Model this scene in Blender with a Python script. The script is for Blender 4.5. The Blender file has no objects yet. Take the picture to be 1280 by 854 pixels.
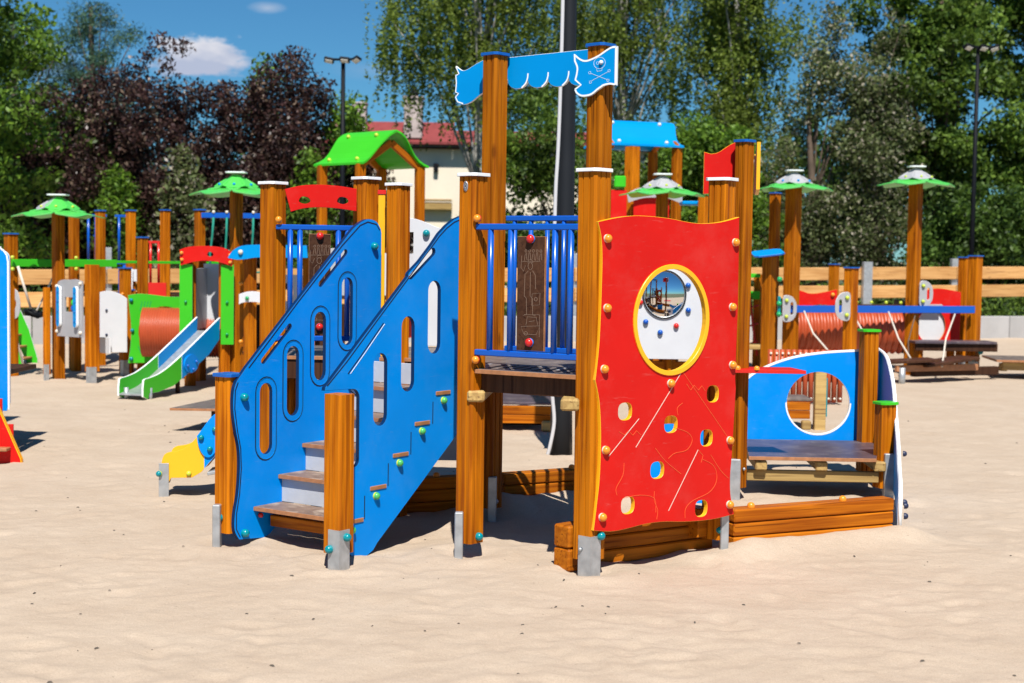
import bpy, bmesh, math, random
import numpy as np
from math import sin, cos, pi, radians, hypot
from mathutils import Vector, Matrix, Quaternion
random.seed(7)
rng = np.random.default_rng(7)
S = bpy.context.scene
col = S.collection

# ------------------------------------------------------------------ camera
cd = bpy.data.cameras.new('camera'); cam = bpy.data.objects.new('camera', cd); col.objects.link(cam)
S.camera = cam
F_PX, PITCH, ROLL = 1850.0, radians(3.25), radians(0.80)
fwd = Vector((0, cos(PITCH), -sin(PITCH))); up = Vector((0, sin(PITCH), cos(PITCH))); rt = Vector((1, 0, 0))
r2 = cos(ROLL)*rt + sin(ROLL)*up; u2 = -sin(ROLL)*rt + cos(ROLL)*up
cam.matrix_world = Matrix(((r2.x, u2.x, -fwd.x, 0), (r2.y, u2.y, -fwd.y, 0), (r2.z, u2.z, -fwd.z, 1.3), (0, 0, 0, 1)))
cd.sensor_width = 36.0; cd.lens = F_PX*36.0/1280.0
cd.clip_start = 0.05; cd.clip_end = 3000
cd.dof.use_dof = True; cd.dof.focus_distance = 6.6; cd.dof.aperture_fstop = 4.2

# ------------------------------------------------------------------ sun and sky
SUN_EL, SUN_AZ = radians(55), radians(-4)      # light travels towards +Y, a little to -X
L = Vector((sin(SUN_AZ)*cos(SUN_EL), cos(SUN_AZ)*cos(SUN_EL), -sin(SUN_EL)))
sl = bpy.data.lights.new('sun', 'SUN'); sl.energy = 5.0; sl.angle = radians(0.5); sl.color = (1.0, 0.955, 0.88)
so = bpy.data.objects.new('sun', sl); col.objects.link(so); so.rotation_euler = L.to_track_quat('-Z', 'Y').to_euler()
so.location = (-2, -8, 14)
W = bpy.data.worlds.new('World'); S.world = W; W.use_nodes = True
nt = W.node_tree; nt.nodes.clear()
wo = nt.nodes.new('ShaderNodeOutputWorld'); bg = nt.nodes.new('ShaderNodeBackground')
sky = nt.nodes.new('ShaderNodeTexSky'); sky.sky_type = 'NISHITA'; sky.sun_disc = False
sky.sun_elevation = SUN_EL; sky.sun_rotation = pi + SUN_AZ
sky.air_density = 0.9; sky.dust_density = 0.0; sky.ozone_density = 6.0
bg.inputs['Strength'].default_value = 0.06
# clouds of the real sky: low cumulus bank and thin wisps, as a function of view direction
tc = nt.nodes.new('ShaderNodeTexCoord')
def wmath(op, a, b=None, clamp=False):
    n = nt.nodes.new('ShaderNodeMath'); n.operation = op; n.use_clamp = clamp
    for i, v in enumerate((a, b)):
        if v is None: continue
        if isinstance(v, (int, float)): n.inputs[i].default_value = v
        else: nt.links.new(v, n.inputs[i])
    return n.outputs[0]
sep = nt.nodes.new('ShaderNodeSeparateXYZ'); nt.links.new(tc.outputs['Generated'], sep.inputs[0])
nz = nt.nodes.new('ShaderNodeTexNoise'); nz.inputs['Scale'].default_value = 30; nz.inputs['Detail'].default_value = 7
nz.inputs['Roughness'].default_value = 0.62
mp = nt.nodes.new('ShaderNodeMapping'); mp.inputs['Scale'].default_value = (1, 1, 2.2)
nt.links.new(tc.outputs['Generated'], mp.inputs[0]); nt.links.new(mp.outputs[0], nz.inputs['Vector'])
def cloud(cx, cz, wx, wz, gain, n_amt):
    dx = wmath('DIVIDE', wmath('SUBTRACT', sep.outputs[0], cx), wx)
    dz = wmath('DIVIDE', wmath('SUBTRACT', sep.outputs[2], cz), wz)
    r = wmath('SQRT', wmath('ADD', wmath('MULTIPLY', dx, dx), wmath('MULTIPLY', dz, dz)))
    m = wmath('ADD', wmath('SUBTRACT', 1.0, r), wmath('MULTIPLY', wmath('SUBTRACT', nz.outputs['Fac'], 0.5), n_amt))
    front = wmath('GREATER_THAN', sep.outputs[1], 0.0)
    return wmath('MULTIPLY', wmath('MULTIPLY', m, gain, True), front)
c1 = cloud(-0.205, 0.1270, 0.036, 0.0135, 3.0, 2.3)
c2 = cloud(-0.162, 0.160, 0.014, 0.004, 0.35, 1.2)
c3 = cloud(-0.300, 0.122, 0.030, 0.016, 0.5, 1.2)
c4 = cloud(-0.094, 0.122, 0.035, 0.007, 0.20, 1.2)
c5 = cloud(-0.10, 0.175, 0.02, 0.004, 0.30, 1.0)
cl = wmath('MAXIMUM', wmath('MAXIMUM', wmath('MAXIMUM', c1, c2), wmath('MAXIMUM', c3, c4)), c5)
mix = nt.nodes.new('ShaderNodeMix'); mix.data_type = 'RGBA'
tint = nt.nodes.new('ShaderNodeMix'); tint.data_type = 'RGBA'; tint.blend_type = 'MULTIPLY'; tint.inputs[0].default_value = 1
tint.inputs[7].default_value = (0.44, 0.86, 1.02, 1)      # deep clean spring-sky blue
nt.links.new(sky.outputs[0], tint.inputs[6])
nt.links.new(cl, mix.inputs[0]); nt.links.new(tint.outputs[2], mix.inputs[6]); cs = nt.nodes.new('ShaderNodeMix'); cs.data_type = 'RGBA'; cs.inputs[6].default_value = (5.6, 6.3, 8.2, 1); cs.inputs[7].default_value = (10.5, 10.3, 10.6, 1)
nz2 = nt.nodes.new('ShaderNodeTexNoise'); nz2.inputs['Scale'].default_value = 55; nz2.inputs['Detail'].default_value = 6; nt.links.new(mp.outputs[0], nz2.inputs['Vector'])
nt.links.new(wmath('ADD', wmath('MULTIPLY', wmath('SUBTRACT', sep.outputs[2], 0.121), 42.0), wmath('MULTIPLY', wmath('SUBTRACT', nz2.outputs['Fac'], 0.5), 1.6), True), cs.inputs[0])
nt.links.new(cs.outputs[2], mix.inputs[7])
nt.links.new(mix.outputs[2], bg.inputs[0]); nt.links.new(bg.outputs[0], wo.inputs[0])
S.view_settings.view_transform = 'Standard'; S.view_settings.look = 'None'
S.view_settings.exposure = 0.47; S.view_settings.gamma = 1.0
S.cycles.use_denoising = True
S.cycles.max_bounces = 8; S.cycles.transparent_max_bounces = 8

# ------------------------------------------------------------------ materials
MATS = {}
def mat(name, color, rough=0.5, spec=0.5, metal=0.0, var=0.0, scale=8.0, bump=0.0, bscale=40.0, stretch=(1, 1, 1), dirt=0.0, coat=0.0, dirtcol=None, scuff=0.0):
    m = bpy.data.materials.new(name); m.use_nodes = True; n = m.node_tree.nodes; l = m.node_tree.links
    b = n['Principled BSDF']; b.inputs['Roughness'].default_value = rough; b.inputs['Specular IOR Level'].default_value = spec
    b.inputs['Metallic'].default_value = metal; b.inputs['Coat Weight'].default_value = coat; b.inputs['Coat Roughness'].default_value = 0.25
    t = n.new('ShaderNodeTexCoord'); mpn = n.new('ShaderNodeMapping'); mpn.inputs['Scale'].default_value = stretch
    l.new(t.outputs['Object'], mpn.inputs[0])
    no = n.new('ShaderNodeTexNoise'); no.inputs['Scale'].default_value = scale; no.inputs['Detail'].default_value = 5
    l.new(mpn.outputs[0], no.inputs['Vector'])
    mr = n.new('ShaderNodeMapRange'); mr.inputs[3].default_value = 1-var; mr.inputs[4].default_value = 1+var
    mr.inputs[1].default_value = 0.3; mr.inputs[2].default_value = 0.7
    l.new(no.outputs['Fac'], mr.inputs[0])
    mx = n.new('ShaderNodeMix'); mx.data_type = 'RGBA'; mx.blend_type = 'MULTIPLY'; mx.inputs[0].default_value = 1
    mx.inputs[6].default_value = (*color, 1); l.new(mr.outputs[0], mx.inputs[7])
    out = mx.outputs[2]
    if dirt > 0:
        n2 = n.new('ShaderNodeTexNoise'); n2.inputs['Scale'].default_value = 5.5; n2.inputs['Detail'].default_value = 9; n2.inputs['Roughness'].default_value = .7
        l.new(t.outputs['Object'], n2.inputs['Vector'])
        r2_ = n.new('ShaderNodeMapRange'); r2_.inputs[1].default_value = 0.5; r2_.inputs[2].default_value = 0.72; r2_.inputs[3].default_value = 0; r2_.inputs[4].default_value = dirt
        l.new(n2.outputs['Fac'], r2_.inputs[0])
        m2 = n.new('ShaderNodeMix'); m2.data_type = 'RGBA'; l.new(r2_.outputs[0], m2.inputs[0]); l.new(out, m2.inputs[6])
        m2.inputs[7].default_value = (*(dirtcol or (0.45, 0.36, 0.27)), 1); out = m2.outputs[2]
    if scuff > 0:
        n3 = n.new('ShaderNodeTexNoise'); n3.inputs['Scale'].default_value = 2.4; n3.inputs['Detail'].default_value = 10; n3.inputs['Roughness'].default_value = .75; l.new(t.outputs['Object'], n3.inputs['Vector'])
        m3 = n.new('ShaderNodeMapping'); m3.inputs['Scale'].default_value = (6, 55, 30); m3.inputs['Rotation'].default_value = (.3, .2, .6); l.new(t.outputs['Object'], m3.inputs[0])
        n4 = n.new('ShaderNodeTexNoise'); n4.inputs['Scale'].default_value = 1.6; n4.inputs['Detail'].default_value = 3; n4.inputs['Distortion'].default_value = 1.2; l.new(m3.outputs[0], n4.inputs['Vector'])
        a3 = n.new('ShaderNodeMapRange'); a3.inputs[1].default_value = .50; a3.inputs[2].default_value = .80; a3.inputs[3].default_value = 0; a3.inputs[4].default_value = scuff; l.new(n3.outputs['Fac'], a3.inputs[0])
        a4 = n.new('ShaderNodeMapRange'); a4.inputs[1].default_value = .66; a4.inputs[2].default_value = .72; a4.inputs[3].default_value = 0; a4.inputs[4].default_value = scuff*.8; l.new(n4.outputs['Fac'], a4.inputs[0])
        s3 = n.new('ShaderNodeMath'); s3.operation = 'ADD'; l.new(a3.outputs[0], s3.inputs[0]); l.new(a4.outputs[0], s3.inputs[1])
        x3 = n.new('ShaderNodeMix'); x3.data_type = 'RGBA'; l.new(s3.outputs[0], x3.inputs[0]); l.new(out, x3.inputs[6]); x3.inputs[7].default_value = (.50, .46, .40, 1); out = x3.outputs[2]
        r3 = n.new('ShaderNodeMath'); r3.operation = 'MULTIPLY_ADD'; r3.inputs[1].default_value = 1.4; r3.inputs[2].default_value = rough; l.new(s3.outputs[0], r3.inputs[0]); l.new(r3.outputs[0], b.inputs['Roughness'])
    l.new(out, b.inputs['Base Color'])
    if bump > 0:
        nb = n.new('ShaderNodeTexNoise'); nb.inputs['Scale'].default_value = bscale; nb.inputs['Detail'].default_value = 4
        l.new(mpn.outputs[0], nb.inputs['Vector'])
        bp = n.new('ShaderNodeBump'); bp.inputs['Strength'].default_value = bump; bp.inputs['Distance'].default_value = 0.01
        l.new(nb.outputs['Fac'], bp.inputs['Height']); l.new(bp.outputs[0], b.inputs['Normal'])
    MATS[name] = m
    return m

def wood(name, c_light, c_dark, axis='Z', rough=0.38, ring=1.0):
    m = bpy.data.materials.new(name); m.use_nodes = True; n = m.node_tree.nodes; l = m.node_tree.links
    b = n['Principled BSDF']; b.inputs['Roughness'].default_value = rough; b.inputs['Specular IOR Level'].default_value = 0.10
    t = n.new('ShaderNodeTexCoord'); oi = n.new('ShaderNodeObjectInfo')
    add = n.new('ShaderNodeVectorMath'); add.operation = 'ADD'
    sc = n.new('ShaderNodeVectorMath'); sc.operation = 'SCALE'; l.new(oi.outputs['Random'], sc.inputs['Scale']); sc.inputs[0].default_value = (13, 7, 5)
    l.new(t.outputs['Object'], add.inputs[0]); l.new(sc.outputs[0], add.inputs[1])
    mpn = n.new('ShaderNodeMapping'); mpn.inputs['Scale'].default_value = (22, 22, 0.9) if axis == 'Z' else (0.9, 22, 22)
    l.new(add.outputs[0], mpn.inputs[0])
    g = n.new('ShaderNodeTexNoise'); g.inputs['Scale'].default_value = 2.2; g.inputs['Detail'].default_value = 6; g.inputs['Distortion'].default_value = 0.6
    l.new(mpn.outputs[0], g.inputs['Vector'])
    mp2 = n.new('ShaderNodeMapping'); mp2.inputs['Scale'].default_value = (5, 5, 1.3) if axis == 'Z' else (1.3, 5, 5)
    l.new(add.outputs[0], mp2.inputs[0])
    g2 = n.new('ShaderNodeTexNoise'); g2.inputs['Scale'].default_value = 1.3; g2.inputs['Detail'].default_value = 2; l.new(mp2.outputs[0], g2.inputs['Vector'])
    cr = n.new('ShaderNodeValToRGB'); cr.color_ramp.elements[0].position = 0.38; cr.color_ramp.elements[0].color = (*c_dark, 1)
    cr.color_ramp.elements[1].position = 0.58; cr.color_ramp.elements[1].color = (*c_light, 1)
    av = n.new('ShaderNodeMath'); av.operation = 'MULTIPLY_ADD'; av.inputs[1].default_value = 0.6
    l.new(g.outputs['Fac'], av.inputs[0])
    h = n.new('ShaderNodeMath'); h.operation = 'MULTIPLY'; h.inputs[1].default_value = 0.4; l.new(g2.outputs['Fac'], h.inputs[0])
    l.new(h.outputs[0], av.inputs[2]); l.new(av.outputs[0], cr.inputs[0])
    # knots
    vo = n.new('ShaderNodeTexVoronoi'); vo.inputs['Scale'].default_value = 1.0
    mp3 = n.new('ShaderNodeMapping'); mp3.inputs['Scale'].default_value = (9, 9, 3.2) if axis == 'Z' else (3.2, 9, 9)
    l.new(add.outputs[0], mp3.inputs[0]); l.new(mp3.outputs[0], vo.inputs['Vector'])
    kr = n.new('ShaderNodeMapRange'); kr.inputs[1].default_value = 0.06; kr.inputs[2].default_value = 0.15; kr.inputs[3].default_value = 0.62; kr.inputs[4].default_value = 0
    l.new(vo.outputs['Distance'], kr.inputs[0])
    mk = n.new('ShaderNodeMix'); mk.data_type = 'RGBA'; l.new(kr.outputs[0], mk.inputs[0]); l.new(cr.outputs[0], mk.inputs[6])
    mk.inputs[7].default_value = (c_dark[0]*.45, c_dark[1]*.4, c_dark[2]*.4, 1)
    # drying cracks
    mp4 = n.new('ShaderNodeMapping'); mp4.inputs['Scale'].default_value = (70, 70, 1.6) if axis == 'Z' else (1.6, 70, 70)
    l.new(add.outputs[0], mp4.inputs[0]); g4 = n.new('ShaderNodeTexNoise'); g4.inputs['Scale'].default_value = 1.0; g4.inputs['Detail'].default_value = 2; l.new(mp4.outputs[0], g4.inputs['Vector'])
    k4 = n.new('ShaderNodeMapRange'); k4.inputs[1].default_value = 0.635; k4.inputs[2].default_value = 0.70; k4.inputs[3].default_value = 0; k4.inputs[4].default_value = .7; l.new(g4.outputs['Fac'], k4.inputs[0])
    m4 = n.new('ShaderNodeMix'); m4.data_type = 'RGBA'; l.new(k4.outputs[0], m4.inputs[0]); l.new(mk.outputs[2], m4.inputs[6]); m4.inputs[7].default_value = (c_dark[0]*.4, c_dark[1]*.32, c_dark[2]*.4, 1); mk = m4
    # per piece tone
    tr = n.new('ShaderNodeMapRange'); tr.inputs[3].default_value = 0.72; tr.inputs[4].default_value = 1.10; l.new(oi.outputs['Random'], tr.inputs[0])
    mt = n.new('ShaderNodeMix'); mt.data_type = 'RGBA'; mt.blend_type = 'MULTIPLY'; mt.inputs[0].default_value = 1
    l.new(mk.outputs[2], mt.inputs[6]); l.new(tr.outputs[0], mt.inputs[7]); l.new(mt.outputs[2], b.inputs['Base Color'])
    bp = n.new('ShaderNodeBump'); bp.inputs['Strength'].default_value = 0.45; bp.inputs['Distance'].default_value = 0.004
    l.new(g.outputs['Fac'], bp.inputs['Height']); l.new(bp.outputs[0], b.inputs['Normal'])
    MATS[name] = m
    return m

wood('post_wood', (0.53, 0.162, 0.004), (0.27, 0.062, 0.002), 'Z', rough=.5)
wood('beam_wood', (0.50, 0.150, 0.007), (0.26, 0.060, 0.003), 'X', rough=.5)
wood('fence_wood', (0.70, 0.40, 0.16), (0.52, 0.26, 0.09), 'X', rough=0.6)
wood('raw_wood', (0.50, 0.34, 0.13), (0.34, 0.21, 0.08), 'X', rough=0.6)
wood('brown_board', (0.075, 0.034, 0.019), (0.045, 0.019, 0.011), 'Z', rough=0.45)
mat('blue', (0.000, 0.240, 0.76), 0.38, 0.12, var=0.07, dirt=0.03, scale=3, scuff=.06)
mat('blue_cap', (0.006, 0.10, 0.42), 0.3, 0.5, var=.05)
mat('blue_rail', (0.004, 0.085, 0.44), 0.25, 0.5)
mat('sky_blue', (0.000, 0.245, 0.62), 0.38, 0.14, var=.04, scale=3)
mat('navy', (0.012, 0.02, 0.06), 0.5)
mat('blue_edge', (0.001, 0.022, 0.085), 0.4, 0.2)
mat('dark_line', (0.004, 0.012, 0.03), 0.5)
mat('red', (0.58, 0.011, 0.008), 0.38, 0.14, var=.07, dirt=.03, scale=3, dirtcol=(.72, .1, .07), scuff=.07)
mat('yellow', (0.86, 0.44, 0.012), 0.35)
mat('orange_yellow', (0.80, 0.27, 0.02), 0.3)
mat('engrave_orange', (0.80, 0.115, 0.03), 0.5)
mat('green', (0.045, 0.46, 0.018), 0.36, 0.22, var=.04, scale=3)
mat('leaf_green', (0.075, 0.50, 0.075), 0.35, 0.4, var=.08, scale=4)
mat('pale_green', (0.12, 0.50, 0.12), 0.4)
mat('white', (0.60, 0.61, 0.64), 0.35, 0.45, var=.03)
mat('white_edge', (0.82, 0.84, 0.86), 0.4)
mat('grey_panel', (0.36, 0.36, 0.38), 0.4, var=.05)
mat('riser', (0.46, 0.48, 0.52), 0.55, var=.10, scale=6, bump=.1, dirt=.35, dirtcol=(.55, .5, .42))
mat('tread', (0.20, 0.125, 0.085), 0.55, var=.2, scale=20, dirt=.85, dirtcol=(.62, .52, .40))
mat('ply_edge', (0.36, 0.155, 0.065), 0.6, var=.2, scale=30)
mat('deck', (0.13, 0.105, 0.095), 0.5, var=.25, scale=12, dirt=.5, dirtcol=(.42, .34, .27))
mat('bench_deck', (0.075, 0.055, 0.07), 0.42, var=.25, scale=7, dirt=.30, dirtcol=(.40, .34, .30))
mat('galv', (0.42, 0.44, 0.46), 0.42, metal=.5, var=.2, scale=22, dirt=.25, dirtcol=(.30, .24, .18))
mat('teal', (0.0, 0.22, 0.26), 0.22)
mat('bolt_green', (0.02, 0.32, 0.10), 0.22)
mat('lime', (0.50, 0.60, 0.05), 0.25)
mat('bolt_red', (0.62, 0.02, 0.015), 0.22)
mat('bolt_white', (0.72, 0.66, 0.55), 0.3)
mat('tunnel', (0.40, 0.066, 0.020), 0.42, var=.08)
mat('black_steel', (0.006, 0.007, 0.010), 0.55, 0.15, var=.2)
mat('chalk', (0.24, 0.16, 0.115), 0.8)
mat('mid_green', (0.07, 0.42, 0.11), 0.25)
mat('pole_steel', (0.014, 0.016, 0.020), 0.52, 0.22, var=.12, scale=3)
mat('conduit', (0.56, 0.56, 0.58), 0.5)
mat('concrete', (0.37, 0.36, 0.355), 0.85, var=.12, scale=1.7, bump=.2, dirt=.3, dirtcol=(.30, .29, .28))
mat('lamp_glass', (0.75, 0.75, 0.72), 0.2)
mat('rope_white', (0.62, 0.56, 0.48), 0.8)
mat('rope_green', (0.006, 0.22, 0.16), 0.8)
mat('rope_red', (0.62, 0.03, 0.02), 0.8)
mat('mirror', (0.85, 0.85, 0.85), 0.03, metal=1.0)
mat('plaster', (0.76, 0.68, 0.55), 0.85, var=.05, scale=.6, dirt=.1)
mat('roof_red', (0.23, 0.048, 0.048), 0.75, 0.2, var=.15, scale=3)
mat('eave', (0.10, 0.085, 0.08), 0.7)
mat('chimney', (0.46, 0.38, 0.36), 0.85, var=.15, scale=2)
mat('window_glass', (0.04, 0.05, 0.06), 0.08)
mat('bark', (0.12, 0.085, 0.06), 0.9, var=.3, scale=4, bump=.5)
mat('birch_bark', (0.34, 0.33, 0.30), 0.8, var=.4, scale=5)
mat('soil', (0.07, 0.085, 0.035), 0.95, var=.4, scale=.6)
mat('pebble', (0.09, 0.075, 0.06), 0.9, var=.3)

def sand_mat():
    m = bpy.data.materials.new('sand'); m.use_nodes = True; n = m.node_tree.nodes; l = m.node_tree.links
    b = n['Principled BSDF']; b.inputs['Roughness'].default_value = 0.95; b.inputs['Specular IOR Level'].default_value = 0.15
    t = n.new('ShaderNodeTexCoord')
    def noise(s, d=5, r=.55):
        q = n.new('ShaderNodeTexNoise'); q.inputs['Scale'].default_value = s; q.inputs['Detail'].default_value = d; q.inputs['Roughness'].default_value = r
        l.new(t.outputs['Object'], q.inputs['Vector']); return q.outputs['Fac']
    cr = n.new('ShaderNodeValToRGB'); e = cr.color_ramp.elements
    e[0].position = .30; e[0].color = (0.435, 0.340, 0.254, 1); e[1].position = .70; e[1].color = (0.500, 0.405, 0.312, 1)
    l.new(noise(2.3, 9, .7), cr.inputs[0])
    cg = n.new('ShaderNodeValToRGB'); e = cg.color_ramp.elements; e[0].position = .25; e[0].color = (.80, .79, .78, 1); e[1].position = .6; e[1].color = (1.05, 1.05, 1.05, 1)
    l.new(noise(190, 3, .7), cg.inputs[0])
    mx = n.new('ShaderNodeMix'); mx.data_type = 'RGBA'; mx.blend_type = 'MULTIPLY'; mx.inputs[0].default_value = 1
    l.new(cr.outputs[0], mx.inputs[6]); l.new(cg.outputs[0], mx.inputs[7])
    # dark specks of debris
    vo = n.new('ShaderNodeTexVoronoi'); vo.inputs['Scale'].default_value = 13; l.new(t.outputs['Object'], vo.inputs['Vector'])
    sp = n.new('ShaderNodeMapRange'); sp.inputs[1].default_value = .035; sp.inputs[2].default_value = .06; sp.inputs[3].default_value = .55; sp.inputs[4].default_value = 0
    l.new(vo.outputs['Distance'], sp.inputs[0])
    m2 = n.new('ShaderNodeMix'); m2.data_type = 'RGBA'; l.new(sp.outputs[0], m2.inputs[0]); l.new(mx.outputs[2], m2.inputs[6]); m2.inputs[7].default_value = (.16, .12, .09, 1)
    l.new(m2.outputs[2], b.inputs['Base Color'])
    b1 = n.new('ShaderNodeBump'); b1.inputs['Strength'].default_value = .34; b1.inputs['Distance'].default_value = .030; l.new(noise(19, 8, .66), b1.inputs['Height'])
    b2 = n.new('ShaderNodeBump'); b2.inputs['Strength'].default_value = .35; b2.inputs['Distance'].default_value = .006; l.new(noise(150, 3, .7), b2.inputs['Height'])
    l.new(b1.outputs[0], b2.inputs['Normal']); l.new(b2.outputs[0], b.inputs['Normal'])
    MATS['sand'] = m
sand_mat()

def leaf_mat(name, c1, c2, trans=0.35, rough=0.5, pale=None):
    m = bpy.data.materials.new(name); m.use_nodes = True; n = m.node_tree.nodes; l = m.node_tree.links
    b = n['Principled BSDF']; b.inputs['Roughness'].default_value = rough; b.inputs['Specular IOR Level'].default_value = .35
    g = n.new('ShaderNodeNewGeometry'); cr = n.new('ShaderNodeValToRGB'); e = cr.color_ramp.elements
    e[0].position = 0; e[0].color = (*c1, 1); e[1].position = 1; e[1].color = (*c2, 1)
    if pale:
        e[1].position = .8; x = cr.color_ramp.elements.new(.93); x.color = (*pale, 1)
    l.new(g.outputs['Random Per Island'], cr.inputs[0])
    t = n.new('ShaderNodeTexCoord'); no = n.new('ShaderNodeTexNoise'); no.inputs['Scale'].default_value = .9; no.inputs['Detail'].default_value = 3
    l.new(t.outputs['Object'], no.inputs['Vector'])
    mr = n.new('ShaderNodeMapRange'); mr.inputs[1].default_value = .35; mr.inputs[2].default_value = .65; mr.inputs[3].default_value = .62; mr.inputs[4].default_value = 1.35
    l.new(no.outputs['Fac'], mr.inputs[0])
    mx = n.new('ShaderNodeMix'); mx.data_type = 'RGBA'; mx.blend_type = 'MULTIPLY'; mx.inputs[0].default_value = 1
    l.new(cr.outputs[0], mx.inputs[6]); l.new(mr.outputs[0], mx.inputs[7]); l.new(mx.outputs[2], b.inputs['Base Color'])
    tr = n.new('ShaderNodeBsdfTranslucent'); l.new(mx.outputs[2], tr.inputs['Color'])
    ms = n.new('ShaderNodeMixShader'); ms.inputs[0].default_value = trans
    l.new(b.outputs[0], ms.inputs[1]); l.new(tr.outputs[0], ms.inputs[2]); l.new(ms.outputs[0], n['Material Output'].inputs['Surface'])
    MATS[name] = m
leaf_mat('leaf_bright', (0.040, 0.095, 0.012), (0.18, 0.31, 0.030), .4)
leaf_mat('leaf_dark', (0.020, 0.050, 0.010), (0.11, 0.19, 0.028), .38)
leaf_mat('leaf_mid', (0.032, 0.075, 0.012), (0.16, 0.25, 0.035), .4)
leaf_mat('leaf_birch', (0.065, 0.11, 0.016), (0.25, 0.32, 0.055), .48)
leaf_mat('leaf_plum', (0.018, 0.009, 0.010), (0.075, 0.036, 0.032), .25, .38, pale=(0.17, 0.12, 0.085))
leaf_mat('leaf_pine', (0.030, 0.075, 0.045), (0.085, 0.16, 0.085), .2)
leaf_mat('leaf_dusty', (0.055, 0.085, 0.025), (0.17, 0.20, 0.075), .38, pale=(.40, .36, .28))

# ------------------------------------------------------------------ object helpers
WM = {}                       # world matrix of every object by name
def _set(o, parent, Mw):
    WM[o.name] = Mw
    if parent is not None:
        o.parent = parent; o.matrix_basis = WM[parent.name].inverted() @ Mw
    else: o.matrix_basis = Mw
def thing(name, label, cat, loc=(0, 0, 0), group=None):
    o = bpy.data.objects.new(name, None); col.objects.link(o); o.empty_display_size = .2
    _set(o, None, Matrix.Translation(loc)); o['label'] = label; o['category'] = cat
    if group: o['group'] = group
    return o
def tag(o, label, cat, group=None):
    o['label'] = label; o['category'] = cat
    if group: o['group'] = group
    return o
def part(name, me, parent=None, Mw=None, label=None, kind=None):
    o = bpy.data.objects.new(name, me); col.objects.link(o); _set(o, parent, Mw if Mw is not None else Matrix.Identity(4))
    if label: o['label'] = label
    if kind: o['kind'] = kind
    elif name in ('engraving', 'fold_line', 'grip_tape', 'grip_strip', 'chalk_drawing', 'skull_drawing', 'emblem', 'groove_highlight', 'edge_strip'): o['kind'] = 'stuff'
    return o
def T(x, y, z=0): return Matrix.Translation((x, y, z))
def TR(x, y, z, yaw): return Matrix.Translation((x, y, z)) @ Matrix.Rotation(yaw, 4, 'Z')
def frame(o, xd, upv=(0, 0, 1)):
    x = Vector(xd).normalized(); u = Vector(upv); zz = x.cross(u).normalized(); y = zz.cross(x)
    return Matrix(((x.x, y.x, zz.x, o[0]), (x.y, y.y, zz.y, o[1]), (x.z, y.z, zz.z, o[2]), (0, 0, 0, 1)))
def along(p, q):
    """frame with x from p to q, z as upright as it can be, origin at the middle"""
    p, q = Vector(p), Vector(q); x = (q-p).normalized(); u = Vector((0, 0, 1)) if abs(x.z) < .98 else Vector((0, 1, 0))
    y = u.cross(x).normalized(); z = x.cross(y); c = (p+q)/2
    return Matrix(((x.x, y.x, z.x, c.x), (x.y, y.y, z.y, c.y), (x.z, y.z, z.z, c.z), (0, 0, 0, 1))), (q-p).length
def mesh_from(verts, faces, m, smooth=False, name='mesh'):
    me = bpy.data.meshes.new(name); me.from_pydata([tuple(v) for v in verts], [], faces); me.update()
    for k in (m if isinstance(m, (list, tuple)) else [m]): me.materials.append(MATS[k])
    if smooth: me.polygons.foreach_set('use_smooth', [True]*len(me.polygons))
    return me
_boxc = {}
def box(sx, sy, sz, m, bev=0.003):
    k = (round(sx, 4), round(sy, 4), round(sz, 4), m, bev)
    if k in _boxc: return _boxc[k]
    bm = bmesh.new(); bmesh.ops.create_cube(bm, size=1); bmesh.ops.scale(bm, vec=(sx, sy, sz), verts=bm.verts)
    if bev: bmesh.ops.bevel(bm, geom=bm.edges[:], offset=min(bev, min(sx, sy, sz)*.3), segments=1, affect='EDGES')
    me = bpy.data.meshes.new('box'); bm.to_mesh(me); bm.free(); me.materials.append(MATS[m]); _boxc[k] = me
    return me
def bar(name, p, q, w, h, m, parent, bev=.003, label=None):
    Mw, ln = along(p, q); return part(name, box(ln, w, h, m, bev), parent, Mw, label)
def tube_mesh(pts, rad, m, seg=10, closed=False, capped=True):
    pts = [Vector(p) for p in pts]; n = len(pts); rad = rad if isinstance(rad, (list, tuple)) else [rad]*n
    V = []; Fc = []; prev = None
    for i, p in enumerate(pts):
        a = pts[i-1] if (i > 0 or closed) else p; b = pts[(i+1) % n] if (i < n-1 or closed) else p
        d = (b-a).normalized()
        if prev is None:
            u = Vector((0, 0, 1)) if abs(d.z) < .9 else Vector((1, 0, 0)); x = d.cross(u).normalized()
        else: x = (prev - d*prev.dot(d)).normalized()
        prev = x; y = d.cross(x)
        for k in range(seg):
            t = 2*pi*k/seg; V.append(p + (x*cos(t)+y*sin(t))*rad[i])
    for i in range(n if closed else n-1):
        for k in range(seg):
            a = i*seg+k; b = i*seg+(k+1) % seg; c = ((i+1) % n)*seg
            Fc.append((a, b, c+(k+1) % seg, c+k))
    if capped and not closed: Fc.append(tuple(range(seg-1, -1, -1))); Fc.append(tuple((n-1)*seg+k for k in range(seg)))
    me = mesh_from(V, Fc, m, True)
    return me
def tube(name, pts, rad, m, parent, seg=10, closed=False, label=None):
    p0 = Vector(pts[0]); return part(name, tube_mesh([Vector(p)-p0 for p in pts], rad, m, seg, closed), parent, T(*p0), label)

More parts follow.
